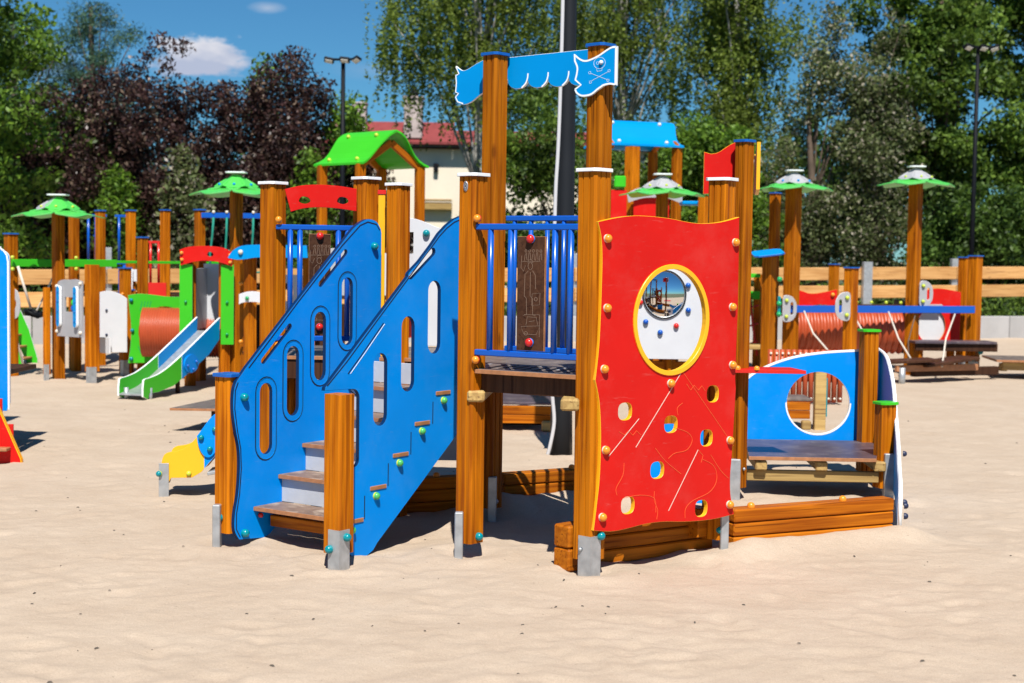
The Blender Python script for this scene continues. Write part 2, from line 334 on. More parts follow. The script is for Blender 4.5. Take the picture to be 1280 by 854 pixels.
def smooth_pts(pts, n=6, closed=True):
    """Catmull-Rom through 2D points; a point given as (x,y,'c') stays a sharp corner"""
    P = [(p[0], p[1]) for p in pts]; cn = [len(p) > 2 for p in pts]; N = len(P); out = []
    for i in range(N if closed else N-1):
        p1, p2 = P[i], P[(i+1) % N]; p0 = P[i-1] if not cn[i] and (closed or i > 0) else p1
        p3 = P[(i+2) % N] if not cn[(i+1) % N] and (closed or i+2 < N) else p2
        if cn[i] and cn[(i+1) % N]: out.append(p1); continue
        for k in range(n):
            t = k/n
            out.append(tuple(.5*((2*p1[j])+(-p0[j]+p2[j])*t+(2*p0[j]-5*p1[j]+4*p2[j]-p3[j])*t*t+(-p0[j]+3*p1[j]-3*p2[j]+p3[j])*t**3) for j in (0, 1)))
    if not closed: out.append(P[-1])
    return out
def stadium(p, q, r, n=8):
    """rounded slot outline from p to q"""
    a = math.atan2(q[1]-p[1], q[0]-p[0]); out = []
    for k in range(n+1): t = a-pi/2+pi*k/n; out.append((q[0]+r*cos(t), q[1]+r*sin(t)))
    for k in range(n+1): t = a+pi/2+pi*k/n; out.append((p[0]+r*cos(t), p[1]+r*sin(t)))
    return out
def ellipse(cx, cy, rx, ry, n=40): return [(cx+rx*cos(2*pi*k/n), cy+ry*sin(2*pi*k/n)) for k in range(n)]
def plate(outline, holes, th, face, edge=None):
    """flat board with real holes; local x,y in the board's plane, z across its thickness; edges show the core colour"""
    cu = bpy.data.curves.new('c', 'CURVE'); cu.dimensions = '2D'; cu.fill_mode = 'BOTH'; cu.extrude = th/2-.0012
    cu.bevel_depth = .0012; cu.bevel_resolution = 0; cu.offset = -.0012
    for pts in [outline]+list(holes):
        sp = cu.splines.new('POLY'); sp.points.add(len(pts)-1)
        for i, p in enumerate(pts): sp.points[i].co = (p[0], p[1], 0, 1)
        sp.use_cyclic_u = True
    ob = bpy.data.objects.new('c', cu); me = bpy.data.meshes.new_from_object(ob)
    bpy.data.objects.remove(ob); bpy.data.curves.remove(cu)
    me.materials.clear(); me.materials.append(MATS[face]); me.materials.append(MATS[edge or face])
    me.polygons.foreach_set('use_smooth', [False]*len(me.polygons))
    for p in me.polygons: p.material_index = 0 if abs(p.normal.z) > .9 else 1
    return me
def ribbon(lines, w, m, z):
    """engraved lines standing a hair proud of a board: list of polylines in the board's plane"""
    V = []; Fc = []
    for ln in lines:
        closed = len(ln) > 2 and hypot(ln[0][0]-ln[-1][0], ln[0][1]-ln[-1][1]) < 1e-6
        n = len(ln)
        for i in range(n):
            a = ln[i-1] if i > 0 else (ln[-2] if closed else ln[0]); b = ln[i+1] if i < n-1 else (ln[1] if closed else ln[-1])
            dx, dy = b[0]-a[0], b[1]-a[1]; q = hypot(dx, dy) or 1; nx, ny = -dy/q*w/2, dx/q*w/2
            for zz in (z-.0015, z): V += [(ln[i][0]+nx, ln[i][1]+ny, zz), (ln[i][0]-nx, ln[i][1]-ny, zz)]
        s = len(V)-4*n
        for i in range(n-1):
            a = s+4*i; b = a+4
            Fc += [(a+2, a+3, b+3, b+2), (a, a+2, b+2, b), (a+3, a+1, b+1, b+3)]
    return mesh_from(V, Fc, m)
def close(l): return list(l)+[l[0]]

# bolt cap: domed plastic cap on a collar, two colours
_bolts = {}
def bolt_mesh(c1, c2, r=.017):
    k = (c1, c2, r)
    if k in _bolts: return _bolts[k]
    prof = [(r*1.0, 0), (r*1.0, r*.25), (r*1.0, r*.45), (r*.93, r*.8), (r*.72, r*1.12), (r*.4, r*1.32), (0.0001, r*1.38)]
    V = []; Fc = []; mi = []; seg = 14
    for pr, pz in prof:
        for k2 in range(seg): t = 2*pi*k2/seg; V.append((pr*cos(t), pr*sin(t), pz))
    for i in range(len(prof)-1):
        for k2 in range(seg):
            Fc.append((i*seg+k2, i*seg+(k2+1) % seg, (i+1)*seg+(k2+1) % seg, (i+1)*seg+k2)); mi.append(0 if i < 2 else 1)
    me = mesh_from(V, Fc, [c1, c2], True)
    for p, q in zip(me.polygons, mi): p.material_index = q
    _bolts[k] = me
    return me
def bolt(parent, base, u, z, off=.0, c=('orange_yellow', 'orange_yellow'), r=.017):
    """bolt on a board whose world frame is base, at board coordinates u,z"""
    return part('bolt', bolt_mesh(c[0], c[1], r), parent, base @ T(u, z, off))
def bolt_w(parent, x, y, z, nrm, c=('teal', 'teal'), r=.017):
    q = Vector(nrm).to_track_quat('Z', 'Y').to_matrix().to_4x4()
    return part('bolt', bolt_mesh(c[0], c[1], r), parent, T(x, y, z) @ q)

# laminated square post with grooves, plate cap and steel foot
def post_mesh(h, s=.094, m='post_wood'):
    a = s/2; c = .010; g = .0038; gd = .009; side = []
    def S_(pts, k):
        q = k*pi/2; return [(x*cos(q)-y*sin(q), x*sin(q)+y*cos(q)) for x, y in pts]
    base = [(a, -a+c)]
    for y0 in (-s*.17, s*.17): base += [(a, y0-g), (a-gd, y0), (a, y0+g)]
    base += [(a, a-c)]
    P = []
    for k in range(4): P += S_(base, k)
    n = len(P); V = [(x, y, 0) for x, y in P]+[(x, y, h) for x, y in P]
    Fc = [(i, (i+1) % n, n+(i+1) % n, n+i) for i in range(n)]+[tuple(range(n-1, -1, -1)), tuple(range(n, 2*n))]
    return mesh_from(V, Fc, m)
def cap_mesh(s, top, edge):
    o = [(s/2*x, s/2*y) for x, y in ((-1, -.72), (-.72, -1), (.72, -1), (1, -.72), (1, .72), (.72, 1), (-.72, 1), (-1, .72))]
    return plate(o, [], .014, top, edge)
_caps = {}
def angle_foot(h=.20, w=.062):
    V = []; t = .005; a = .0515
    P = [(-a, -a), (-a+w, -a), (-a+w, -a+t), (-a+t, -a+t), (-a+t, -a+w), (-a, -a+w)]
    n = len(P); V = [(x, y, 0) for x, y in P]+[(x, y, h) for x, y in P]
    Fc = [(i, (i+1) % n, n+(i+1) % n, n+i) for i in range(n)]+[tuple(range(n-1, -1, -1)), tuple(range(n, 2*n))]
    return mesh_from(V, Fc, 'galv')
FOOT = angle_foot()
def plate_foot(p, x, y, dx, w, h=.205, dy=-.055):
    return part('foot', box(w, .045, h, 'galv', .004), p, T(x+dx, y+dy, -.045+h/2))
def post(parent, x, y, z1, yaw=45, cap=('blue_cap', 'blue_cap'), foot=True, z0=.065, s=.094, ground=-.06, name='post', label=None, lean=0.0):
    """yaw in degrees; at 45 an edge faces the camera. the foot wraps local corner (-,-)"""
    Mw = TR(x, y, z0, radians(yaw)) @ Matrix.Rotation(lean, 4, 'Y')
    p = part(name, post_mesh(z1-z0-.014, s), parent, Mw, label)
    if cap:
        k = (round(s, 3), cap)
        if k not in _caps: _caps[k] = cap_mesh(s*1.24, *cap)
        part('cap', _caps[k], p, Mw @ T(0, 0, z1-z0-.007))
    if foot:
        part('foot', FOOT, p, TR(x, y, -.05, radians(yaw)) @ Matrix.Diagonal((s/.094, s/.094, 1.08, 1)))
    return p
BW = ('blue_cap', 'white_edge'); BB = ('blue_cap', 'blue_cap'); GG = ('green', 'green')

# ------------------------------------------------------------------ ground
def vnoise(X, Y, seed):
    r = np.random.default_rng(seed); G = r.random((128, 128))
    xi = np.floor(X).astype(int); yi = np.floor(Y).astype(int); fx = X-xi; fy = Y-yi
    fx = fx*fx*(3-2*fx); fy = fy*fy*(3-2*fy); a = G[xi % 128, yi % 128]; b = G[(xi+1) % 128, yi % 128]; c = G[xi % 128, (yi+1) % 128]; d = G[(xi+1) % 128, (yi+1) % 128]
    return (a*(1-fx)+b*fx)*(1-fy)+(c*(1-fx)+d*fx)*fy
def grid_mesh(xs, ys, Z, m):
    nx, ny = len(xs), len(ys); V = np.empty((nx*ny, 3)); XX, YY = np.meshgrid(xs, ys); V[:, 0] = XX.ravel(); V[:, 1] = YY.ravel(); V[:, 2] = Z.ravel()
    i = np.arange(nx*ny).reshape(ny, nx); q = np.stack([i[:-1, :-1], i[:-1, 1:], i[1:, 1:], i[1:, :-1]], -1).reshape(-1, 4)
    me = bpy.data.meshes.new('grid'); me.vertices.add(len(V)); me.vertices.foreach_set('co', V.ravel())
    me.loops.add(q.size); me.loops.foreach_set('vertex_index', q.ravel()); me.polygons.add(len(q)); me.polygons.foreach_set('loop_start', np.arange(0, q.size, 4))
    me.update(calc_edges=True); me.polygons.foreach_set('use_smooth', [True]*len(q)); me.materials.append(MATS[m]); return me
ys = [0.8]
while ys[-1] < 29: ys.append(ys[-1]+.019*max(1, ys[-1]/6.0)**1.4)
ys = np.array(ys); xs = np.concatenate([np.linspace(-13, -4.2, 70)[:-1], np.linspace(-4.2, 4.6, 400)[:-1], np.linspace(4.6, 16, 90)])
XX, YY = np.meshgrid(xs, ys)
FEET = [(-.174, 6.365), (.328, 6.05), (.915, 6.54), (-.10, 7.27), (.395, 6.98), (1.24, 8.03), (-.711, 6.105), (-1.25, 6.527), (2.065, 8.13), (-4.142, 14.58), (-4.60, 14.99), (.335, 9.78), (5.38, 17.25)]
def sand_z(X, Y):
    wx = X+.5*vnoise(X*1.3+9, Y*1.3, 1); wy = Y+.5*vnoise(X*1.3, Y*1.3+5, 2)
    z = .022*(vnoise(wx*.8+40, wy*.8+40, 3)-.5)+.008*(vnoise(wx*2.3+40, wy*2.3+40, 4)-.5)
    z = z+.0055*(vnoise(wx*6.1+60, wy*6.1+60, 6)-.5)+.004*(vnoise(wx*13+60, wy*13+60, 7)-.5)+.0022*(vnoise(X*29+90, Y*29+90, 8)-.5)
    for fx, fy in FEET:                              # sand scuffed up and hollowed round the posts
        d = np.hypot(X-fx, Y-fy); z = z+.016*np.exp(-((d-.17)/.08)**2)-.010*np.exp(-(d/.10)**2)
    for (ax, ay), (bx, by), o_, h0, h1, w_ in (((.98, 6.59), (1.83, 7.0), -.07, .042, .062, .12), ((-.05, 7.58), (.52, 7.90), -.10, .075, .095, .16), ((-.62, 7.34), (-.17, 7.52), -.12, .02, .04, .16)):
        ln = math.hypot(bx-ax, by-ay); ux, uy = (bx-ax)/ln, (by-ay)/ln; u = ((X-ax)*ux+(Y-ay)*uy)/ln; v = -(X-ax)*uy+(Y-ay)*ux     # sand heaped against the boards
        uc = np.clip(u, 0, 1); e = np.where(u < 0, -u, np.where(u > 1, u-1, 0))*ln; z = z+(h0+(h1-h0)*uc)*np.exp(-((v-o_)/w_)**2)*np.exp(-(e/.15)**2)
    return z
Z = sand_z(XX, YY)
for _ in range(2600):                                # overlapping footprints
    fy = 1.5+15*rng.random()**1.4; fx = rng.uniform(-.42, .42)*fy+rng.normal()*.2
    if _ % 3: fx += .0
    ln, w = rng.uniform(.075, .14), rng.uniform(.04, .065); an = rng.uniform(0, pi); dp = rng.uniform(.0015, .0048)
    i0, i1 = np.searchsorted(xs, (fx-.35, fx+.35)); j0, j1 = np.searchsorted(ys, (fy-.35, fy+.35))
    if i1 <= i0 or j1 <= j0: continue
    dx, dy = XX[j0:j1, i0:i1]-fx, YY[j0:j1, i0:i1]-fy; u = dx*cos(an)+dy*sin(an); v = -dx*sin(an)+dy*cos(an)
    q = np.sqrt((u/ln)**2+(v/w)**2); Z[j0:j1, i0:i1] += -dp*np.exp(-q**4)+dp*.55*np.exp(-((q-1.35)/.35)**2)
part('sand', grid_mesh(xs, ys, Z, 'sand'), kind='structure')
me = mesh_from([(-900, -300, -.12), (900, -300, -.12), (900, 1500, -.12), (-900, 1500, -.12)], [(0, 1, 2, 3)], 'soil')
part('ground', me, kind='structure')

# ================================================================== THE SHIP
ship = thing('pirate_ship_climbing_frame', 'large pirate ship play frame with blue stair panels, red climbing wall and blue banner mast', 'play structure', (0, 6.6, 0))
A = (-.174, 6.365); B = (.328, 6.05); C_ = (.915, 6.54); D = (-.10, 7.27); E_ = (.395, 6.98); K = (1.24, 8.03)
S1 = (-.711, 6.105); S2 = (-1.25, 6.527); G = (-.565, 7.27); H = (-1.185, 7.31); Fp = (-.738, 7.42)
pA = post(ship, *A, 1.657, 50, BW, foot=False); pB = post(ship, *B, 1.665, 48, BW, lean=-.003, s=.10); pC = post(ship, *C_, 1.662, 55, BW, foot=False)
pD = post(ship, *D, 2.29, 48, BB, foot=False); pE = post(ship, *E_, 2.30, 48, BB); pK = post(ship, *K, 1.95, 46, BB, s=.08, foot=False)
pS1 = post(ship, *S1, .740, 55, None, s=.096); pS2 = post(ship, *S2, .772, 55, BB, foot=False)
plate_foot(pA, *A, -.043, .036, .25); plate_foot(pC, *C_, .034, .036, .24); plate_foot(pD, *D, .014, .042, .27, -.05); plate_foot(pK, *K, -.022, .060, .27, -.045); plate_foot(pS2, *S2, -.040, .034, .24)
pG = post(ship, *G, 1.655, 52, BW, foot=False, z0=-.05, s=.09); pH = post(ship, *H, 1.655, 50, BW, foot=False, z0=-.05, s=.098)
pF = post(ship, *Fp, 1.69, 46, BW, foot=False, z0=-.05, s=.10)
for (x, y, z1) in ((2.115, 8.755, .905), (2.065, 8.13, .535)):
    q_ = post(ship, x, y, z1, 12 if z1 > .8 else 20, GG, s=.092, foot=False, z0=.06)
    if z1 < .8: plate_foot(q_, x, y, .012, .055, .30, -.06)
# bolts on feet and posts
n55 = Vector((-.57, -.82, 0)).normalized(); n35 = Vector((.82, -.57, 0)).normalized()
def foot_bolt(p, c, d, off, z, col_=('teal', 'teal'), side=0.0, r=.0175):
    t = Vector((-d.y, d.x, 0)); q = Vector((c[0], c[1], 0))+d*off+t*side
    return bolt_w(p, q.x, q.y, z, d, col_, r)
foot_bolt(pS1, S1, n35, .052, .135, side=-.012); foot_bolt(pS1, S1, n55, .052, .085, side=.0)
foot_bolt(pS2, S2, n55, .051, .135)
foot_bolt(pA, A, Vector((.80, -.60, 0)), .048, .095)
foot_bolt(pB, B, Vector((.80, -.60, 0)), .054, .165)
foot_bolt(pC, C_, Vector((.45, -.89, 0)), .050, .11, side=-.01); foot_bolt(pC, C_, Vector((-.80, -.57, 0)), .050, .19)
foot_bolt(pD, D, Vector((.6, -.8, 0)), .050, .10, ('galv', 'galv'), r=.012)
for p_, c_, z_ in ((pA, A, .15), (pB, B, .11), (pK, K, .17)):
    foot_bolt(p_, c_, Vector((-.64, -.77, 0)) if p_ != pK else Vector((.6, -.8, 0)), .054 if p_ != pK else .046, z_, ('black_steel', 'galv'), r=.009, side=0.0)
# oval maker's badge on the front left post
ba = Vector((A[0], A[1], 1.60))+Vector((-.66, -.75, 0))*.049
bf = frame(ba, (.75, -.66, 0))
bd = part('badge', plate(ellipse(0, 0, .013, .022, 24), [], .004, 'grey_panel', 'galv'), pA, bf)
part('emblem', ribbon([close(ellipse(0, 0, .0095, .018, 20)), close(ellipse(0, .007, .004, .005, 12)), close(ellipse(0, -.006, .005, .006, 12)), [(-.004, 0), (.004, 0)]], .0016, 'navy', .0028), bd, bf)

# ---- stairs
SD = (.57, .82, 0)
FR = frame((-.732, 6.18, 0), SD); FL = frame((-1.22, 6.47, 0), SD)
def arc(c, r, a0, a1, n=8): return [(c[0]+r*cos(radians(a0+(a1-a0)*k/n)), c[1]+r*sin(radians(a0+(a1-a0)*k/n))) for k in range(n+1)]
outR = [(-.085, .738), (.06, .735)]+arc((.095, .693), .04, 90, 0, 5)+[(.135, .44)]+arc((.105, .43), .03, 0, -90, 4)+[(.078, .395), (.078, .03), (.10, .012), (.19, .003), (.235, .022), (.262, .05), (.94, .555), (.94, 1.487), (.84, 1.487), (.79, 1.472), (.735, 1.443), (.68, 1.405), (.62, 1.348), (-.082, .752)]
slotsR = [stadium((.273, .588+.02), (.273, .863-.03), .045), stadium((.461, .745), (.461, .988), .045), stadium((.649, .905), (.649, 1.145), .045), stadium((.475, 1.213), (.635, 1.322), .0165, 5)]
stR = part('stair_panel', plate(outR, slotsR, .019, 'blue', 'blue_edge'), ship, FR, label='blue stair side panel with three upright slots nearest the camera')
def off(poly, d):   # shrink/grow slot outline about its centre line
    cx = sum(p[0] for p in poly)/len(poly); cy = sum(p[1] for p in poly)/len(poly)
    return [(cx+(x-cx)*(1+d/max(.02, hypot(x-cx, y-cy))), cy+(y-cy)*(1+d/max(.02, hypot(x-cx, y-cy)))) for x, y in poly]
lines = [[(-.07, .757), (.05, .85), (.3, 1.066), (.615, 1.335), (.68, 1.392), (.735, 1.43), (.79, 1.458), (.84, 1.473), (.93, 1.473)],
         [(.06, .80), (.16, .888), (.29, 1.008)], [(.075, .728), (.122, .70), (.125, .66), (.126, .44)]]
for k in range(4): lines.append([(.174+.157*k, .167+.124*k), (.1745+.157*k, .268+.124*k)])
part('engraving', ribbon(lines, .005, 'dark_line', .0105), stR, FR)
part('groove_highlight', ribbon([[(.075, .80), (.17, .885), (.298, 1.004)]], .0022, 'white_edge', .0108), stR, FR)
for k in range(5):
    bolt(stR, FR, .088+.158*k, .131+.1275*k, .0095, ('lime', 'mid_green'), .0165)
    part('tenon', box(.108, .016, .018, 'ply_edge', .002), stR, FR @ T(.112+.152*k, .166+.1275*k, .006) @ Matrix.Rotation(pi/2, 4, 'X'))
outL = smooth_pts([(.012, .742), (-.006, .70), (-.010, .62), (.008, .52), (.028, .44), (.032, .35), (.022, .24), (.002, .15), (.002, .08), (.03, .036)], 4, False)+\
    [(.19, .022), (.225, .035), (.272, .075), (.34, .125), (.99, .60), (.99, 1.41)]+smooth_pts([(.985, 1.43), (.95, 1.466), (.886, 1.476), (.83, 1.458), (.775, 1.425), (.70, 1.36)], 4, False)+[(.07, .80)]
slotL = [((.1945, .43), (.1945, .693)), ((.368, .59), (.368, .852)), ((.5505, .742), (.5505, 1.005)), ((.7405, .90), (.7405, 1.165))]
holesL = [stadium((p[0], p[1]+.01), (q[0], q[1]-.01), .0385) for p, q in slotL]+[stadium((.175, .822), (.345, .972), .013, 4), stadium((.55, 1.163), (.725, 1.315), .013, 4)]
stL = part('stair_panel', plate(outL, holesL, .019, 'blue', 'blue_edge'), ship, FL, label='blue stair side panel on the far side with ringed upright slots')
ring = [close(stadium((p[0], p[1]+.01), (q[0], q[1]-.01), .066, 10)) for p, q in slotL]
part('engraving', ribbon(ring+[[(.085, .795), (.40, 1.083), (.70, 1.345), (.83, 1.444), (.886, 1.462), (.95, 1.452), (.975, 1.425)],
     [(.02, .735), (.003, .70), (0, .62), (.017, .52), (.037, .44), (.041, .35), (.031, .24), (.012, .15), (.012, .085), (.036, .046)]], .0055, 'dark_line', .0105), stL, FL)
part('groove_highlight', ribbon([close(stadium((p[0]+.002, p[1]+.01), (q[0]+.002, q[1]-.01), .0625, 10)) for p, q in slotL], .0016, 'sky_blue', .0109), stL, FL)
bolt(stL, FL, .052, .668, .0095, ('teal', 'teal'), .019); bolt(stL, FL, .06, .062, .0095, ('teal', 'teal'), .019); bolt(stL, FL, .93, 1.345, .0095, ('teal', 'teal'), .019)
# treads and risers between the two panels
wst = .548
for k in range(5):
    t0 = .085+.157*k; zt = .172+.1275*k
    Mt = FR @ T(t0+.085, zt-.009, -.0105-wst/2) @ Matrix.Rotation(-pi/2, 4, 'X')
    tr = part('tread', box(.175, wst, .0185, 'tread', .002), ship, Mt)
    part('nosing', box(.006, wst, .0165, 'ply_edge', 0), tr, FR @ T(t0-.0045, zt-.009, -.0105-wst/2) @ Matrix.Rotation(-pi/2, 4, 'X'))
    if k: part('riser', box(.012, wst-.004, .106, 'riser', .001), ship, FR @ T(t0+.022, zt-.073, -.0105-wst/2) @ Matrix.Rotation(-pi/2, 4, 'X'))
part('riser', box(.012, wst-.004, .10, 'riser', .001), ship, FR @ T(.085+.157*5+.012, .735, -.0105-wst/2) @ Matrix.Rotation(-pi/2, 4, 'X'))
bar('stair_stretcher', FR @ Vector((.20, .10, -.02)), FR @ Vector((.20, .10, -.54)), .07, .05, 'beam_wood', ship)
bolt(ship, FL, .155, .13, .013, ('bolt_red', 'bolt_red'), .012)

# ---- decks
def poly_deck(name, pts, z, th, m, label=None):
    me = plate(pts, [], th, m, 'ply_edge'); return part(name, me, ship, T(0, 0, z-th/2), label)
d1 = poly_deck('deck', [(-.155, 6.30), (.30, 6.02), (.39, 6.07), (.44, 6.90), (.37, 6.93), (-.08, 7.19), (-.15, 7.18), (-.20, 6.40)], .822, .018, 'deck')
d2 = poly_deck('deck', [(-1.25, 7.30), (-.70, 7.28), (-.16, 7.17), (-.02, 7.40), (-.02, 8.15), (-1.25, 8.15)], .80, .018, 'deck')
# strips of grip tape across the front deck
gl = []
for k in range(9):
    u = .03+.055*k; gl.append([(-.17+u*.86+.05, 6.34-u*.53+.05), (-.17+u*.86+.12, 6.34-u*.53+.24)])
part('grip_tape', ribbon(gl, .022, 'black_steel', .001), d1, T(0, 0, .8225))
gl = [[(-.14+k*.055, 6.47-k*.03), (-.09+k*.055, 6.62-k*.03)] for k in range(0, 8, 2)]
part('grip_strip', ribbon(gl, .012, 'grey_panel', .001), d1, T(0, 0, .8225))
dn = Vector((.853, -.521, 0)); dq = Vector((.521, .853, 0))
def P3(a, u, v, z): q = Vector((a[0], a[1], 0))+dn*u+dq*v; return (q.x, q.y, z)
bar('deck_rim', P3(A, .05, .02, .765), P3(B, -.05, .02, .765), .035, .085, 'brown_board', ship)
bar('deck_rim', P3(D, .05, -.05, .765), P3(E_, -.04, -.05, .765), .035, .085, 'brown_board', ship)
for (a, b) in ((A, D), (B, E_)):
    q0 = Vector((a[0], a[1], 0)); q1 = Vector((b[0], b[1], 0)); dd = (q1-q0).normalized()
    st = q0-dd*.075+Vector((.028 if a == A else -.085, .0, 0)); en = q1+dd*.0+Vector((.028 if a == A else -.085, .0, 0))
    jb = bar('joist', (st.x, st.y, .705), (en.x, en.y, .705), .075, .048, 'raw_wood', ship, bev=.008)
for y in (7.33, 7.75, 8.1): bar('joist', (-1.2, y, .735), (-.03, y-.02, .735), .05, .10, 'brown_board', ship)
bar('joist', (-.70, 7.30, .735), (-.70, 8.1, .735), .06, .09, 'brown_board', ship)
for (x, y) in ((-1.19, 8.08), (-.10, 8.08), (-.66, 8.08)): post(ship, x, y, .78, 30, None, s=.085)
part('store_panel', box(1.0, .014, .42, 'riser', .002), ship, TR(-.66, 8.02, .40, .03))

# ---- railings
def rail(base, u0, u1, zt, zb, us, r=.0125, cap=True):
    f = base
    def w(u, z, o=0): return f @ Vector((u, z, o))
    rl = part('railing', box(u1-u0, .028, .026, 'blue_rail', .004), ship, f @ T((u0+u1)/2, zt, 0) @ Matrix.Rotation(-pi/2, 4, 'X'))
    part('bottom_rail', box(u1-u0, .028, .026, 'blue_rail', .004), rl, f @ T((u0+u1)/2, zb, 0) @ Matrix.Rotation(-pi/2, 4, 'X'))
    for u in us:
        m = tube_mesh([(0, 0, 0), (0, 0, zt-zb)], r, 'blue_rail', 10)
        part('baluster', m, rl, T(*w(u, zb)))
    if cap:
        for z in (zt+.035, zb-.032): bolt(rl, f, u0+.012, z, .012, ('bolt_red', 'orange_yellow'), .017)
    return rl
def stamp(parent, f, u0, u1, z0, z1, doodle):
    me = plate([(u0, z0), (u1, z0), (u1, z1), (u0, z1)], [], .014, 'brown_board', 'ply_edge')
    b_ = part('chalkboard', me, parent, f); part('chalk_drawing', ribbon(doodle, .0014, 'chalk', .0078), b_, f)
    for z in (z0+.035, z1-.01): bolt(b_, f, (u0+u1)/2, z, .007, ('blue', 'bolt_red'), .018)
    return b_
def doodles(u, z0, z1):
    """chalk-like engraving: a row of ship crew, a standing captain with a chest, a ship hull"""
    c = u; L_ = []
    zt = z1-.10
    for k in range(5):
        x = c-.032+k*.018; L_.append([(x, zt), (x+.004, zt+.028+.004*(k % 2)), (x+.010, zt+.03), (x+.012, zt+.002)]); L_.append(close(ellipse(x+.007, zt+.04, .005, .006, 8)))
    L_.append([(c-.045, zt-.004), (c+.045, zt-.002)]); L_.append([(c-.045, zt+.02), (c-.048, zt-.03), (c-.036, zt-.045), (c-.026, zt-.02)])
    zm = (z0+z1)/2+.03
    L_.append(close(ellipse(c-.003, zm+.085, .011, .015, 14))); L_.append([(c-.016, zm+.098), (c+.010, zm+.10), (c+.004, zm+.112), (c-.010, zm+.111), (c-.016, zm+.098)])
    L_.append([(c-.012, zm+.066), (c-.028, zm+.05), (c-.03, zm-.04), (c-.02, zm-.05), (c-.018, zm-.115), (c-.034, zm-.122)])
    L_.append([(c+.008, zm+.066), (c+.022, zm+.048), (c+.024, zm-.01)]); L_.append([(c-.002, zm+.06), (c-.002, zm-.04), (c+.01, zm-.05), (c+.012, zm-.118), (c+.026, zm-.122)])
    L_.append([(c+.008, zm-.03), (c+.046, zm-.026), (c+.044, zm-.075), (c+.006, zm-.078), (c+.008, zm-.03)]); L_.append(close(ellipse(c+.026, zm-.052, .007, .008, 10)))
    zb = z0+.10
    L_.append([(c-.045, zb), (c-.03, zb-.03), (c+.03, zb-.032), (c+.048, zb+.006), (c-.045, zb)]); L_.append([(c-.02, zb+.006), (c-.014, zb+.042), (c+.03, zb+.04), (c+.036, zb+.01)])
    L_.append([(c-.03, zb+.05), (c+.045, zb+.052), (c+.045, zb-.04)]); L_.append([(c-.006, zb+.022), (c+.022, zb+.026)]); L_.append(close(ellipse(c-.02, zb-.028, .008, .008, 10)))
    return L_
FA = frame((-.165, 6.32, 0), (.499, -.305, 0))
ra = rail(FA, .012, .515, 1.428, .894, (.082, .182, .395, .470), .0135)
stamp(ra, FA, .219, .352, .912, 1.388, doodles(.285, .912, 1.388))
FDE = frame((-.1+.02, 7.215, 0), (.495, -.29, 0))
rail(FDE, .055, .50, 1.488, .86, (.10, .19, .28, .37, .455), .0115, False)
FH = frame((-1.185, 7.24, 0), (.45, .1, 0))
rh = rail(FH, .025, .42, 1.433, .888, (.095, .142, .33, .375), .0135)
stamp(rh, FH, .186, .292, .91, 1.402, doodles(.239, .91, 1.402))
FV = frame((-.62, 8.10, 0), (1, 0, 0))
wv = part('white_wall', plate(smooth_pts([(.0, 1.50, 'c'), (.07, 1.505), (.14, 1.485), (.22, 1.455), (.34, 1.445), (.50, 1.45, 'c'), (.50, .81, 'c'), (.075, .81, 'c'), (.075, 1.43, 'c'), (.0, 1.43, 'c')], 4), [], .018, 'white', 'white_edge'), ship, FV)
bolt(wv, FV, .145, 1.425, .009, ('teal', 'teal'), .020)
# red arched board over the second opening
ao = smooth_pts([(.068, 1.618, 'c'), (.15, 1.638), (.24, 1.644), (.33, 1.64), (.42, 1.628, 'c'), (.42, 1.517, 'c'), (.33, 1.529), (.24, 1.533), (.16, 1.526), (.098, 1.508, 'c')], 5)
def stone(c, w, h): return smooth_pts([(c[0]-w, c[1]-h*.2), (c[0]-w*.5, c[1]+h), (c[0]+w*.6, c[1]+h*.8), (c[0]+w, c[1]-h*.3), (c[0]+w*.2, c[1]-h), (c[0]-w*.6, c[1]-h*.8)], 4)
part('arch_board', plate(ao, [stone((.165, 1.566), .028, .017), stone((.352, 1.568), .028, .017)], .016, 'red', 'red'), ship, FH @ T(0, 0, -.02))
# yellow board with a red top between two posts
part('side_board', box(.034, .016, .92, 'yellow', .002), ship, TR(-.655, 7.36, 1.14, .15)); part('side_board', box(.042, .02, .022, 'bolt_red', .002), ship, TR(-.655, 7.358, 1.613, .15))

# ---- red climbing wall
FW = frame((.361, 6.002, 0), (.8, .6, 0)); k_ = 1.012
def rw(p): return (p[0]*k_-.005, 1.3+(p[1]-1.3)*k_)
ro = [(-.030, 1.447, 'c'), (-.012, 1.385), (-.005, 1.30), (-.006, 1.18), (-.009, 1.055), (-.015, .94), (-.030, .815, 'c'), (-.008, .73), (.002, .63), (.004, .53), (0, .41), (-.012, .31), (-.026, .207, 'c'), (.071, .194), (.16, .198), (.26, .207), (.36, .206), (.46, .196), (.564, .190), (.66, .190), (.771, .199, 'c'),
      (.748, .28), (.742, .36), (.75, .47), (.757, .60), (.765, .75, 'c'), (.760, .80), (.762, .92), (.766, 1.1), (.765, 1.28), (.762, 1.487, 'c'), (.69, 1.470), (.621, 1.459), (.528, 1.454), (.45, 1.459), (.36, 1.470), (.256, 1.476), (.16, 1.476), (.07, 1.466)]
ro = smooth_pts([tuple(rw(p))+tuple(p[2:]) for p in ro], 5)
hole = ellipse(*rw((.378, 1.050)), .198, .2155, 56)
small = []
for c, w in (((.131, .681), .037), ((.386, .614), .037), ((.594, .544), .036), ((.626, .731), .035), ((.314, .427), .038), ((.155, .294), .036), ((.572, .243), .036)):
    cc = rw(c); small.append([(cc[0]+w*math.copysign(abs(cos(t))**.75, cos(t)), cc[1]+.036*math.copysign(abs(sin(t))**.75, sin(t))) for t in [2*pi*k/24 for k in range(24)]])
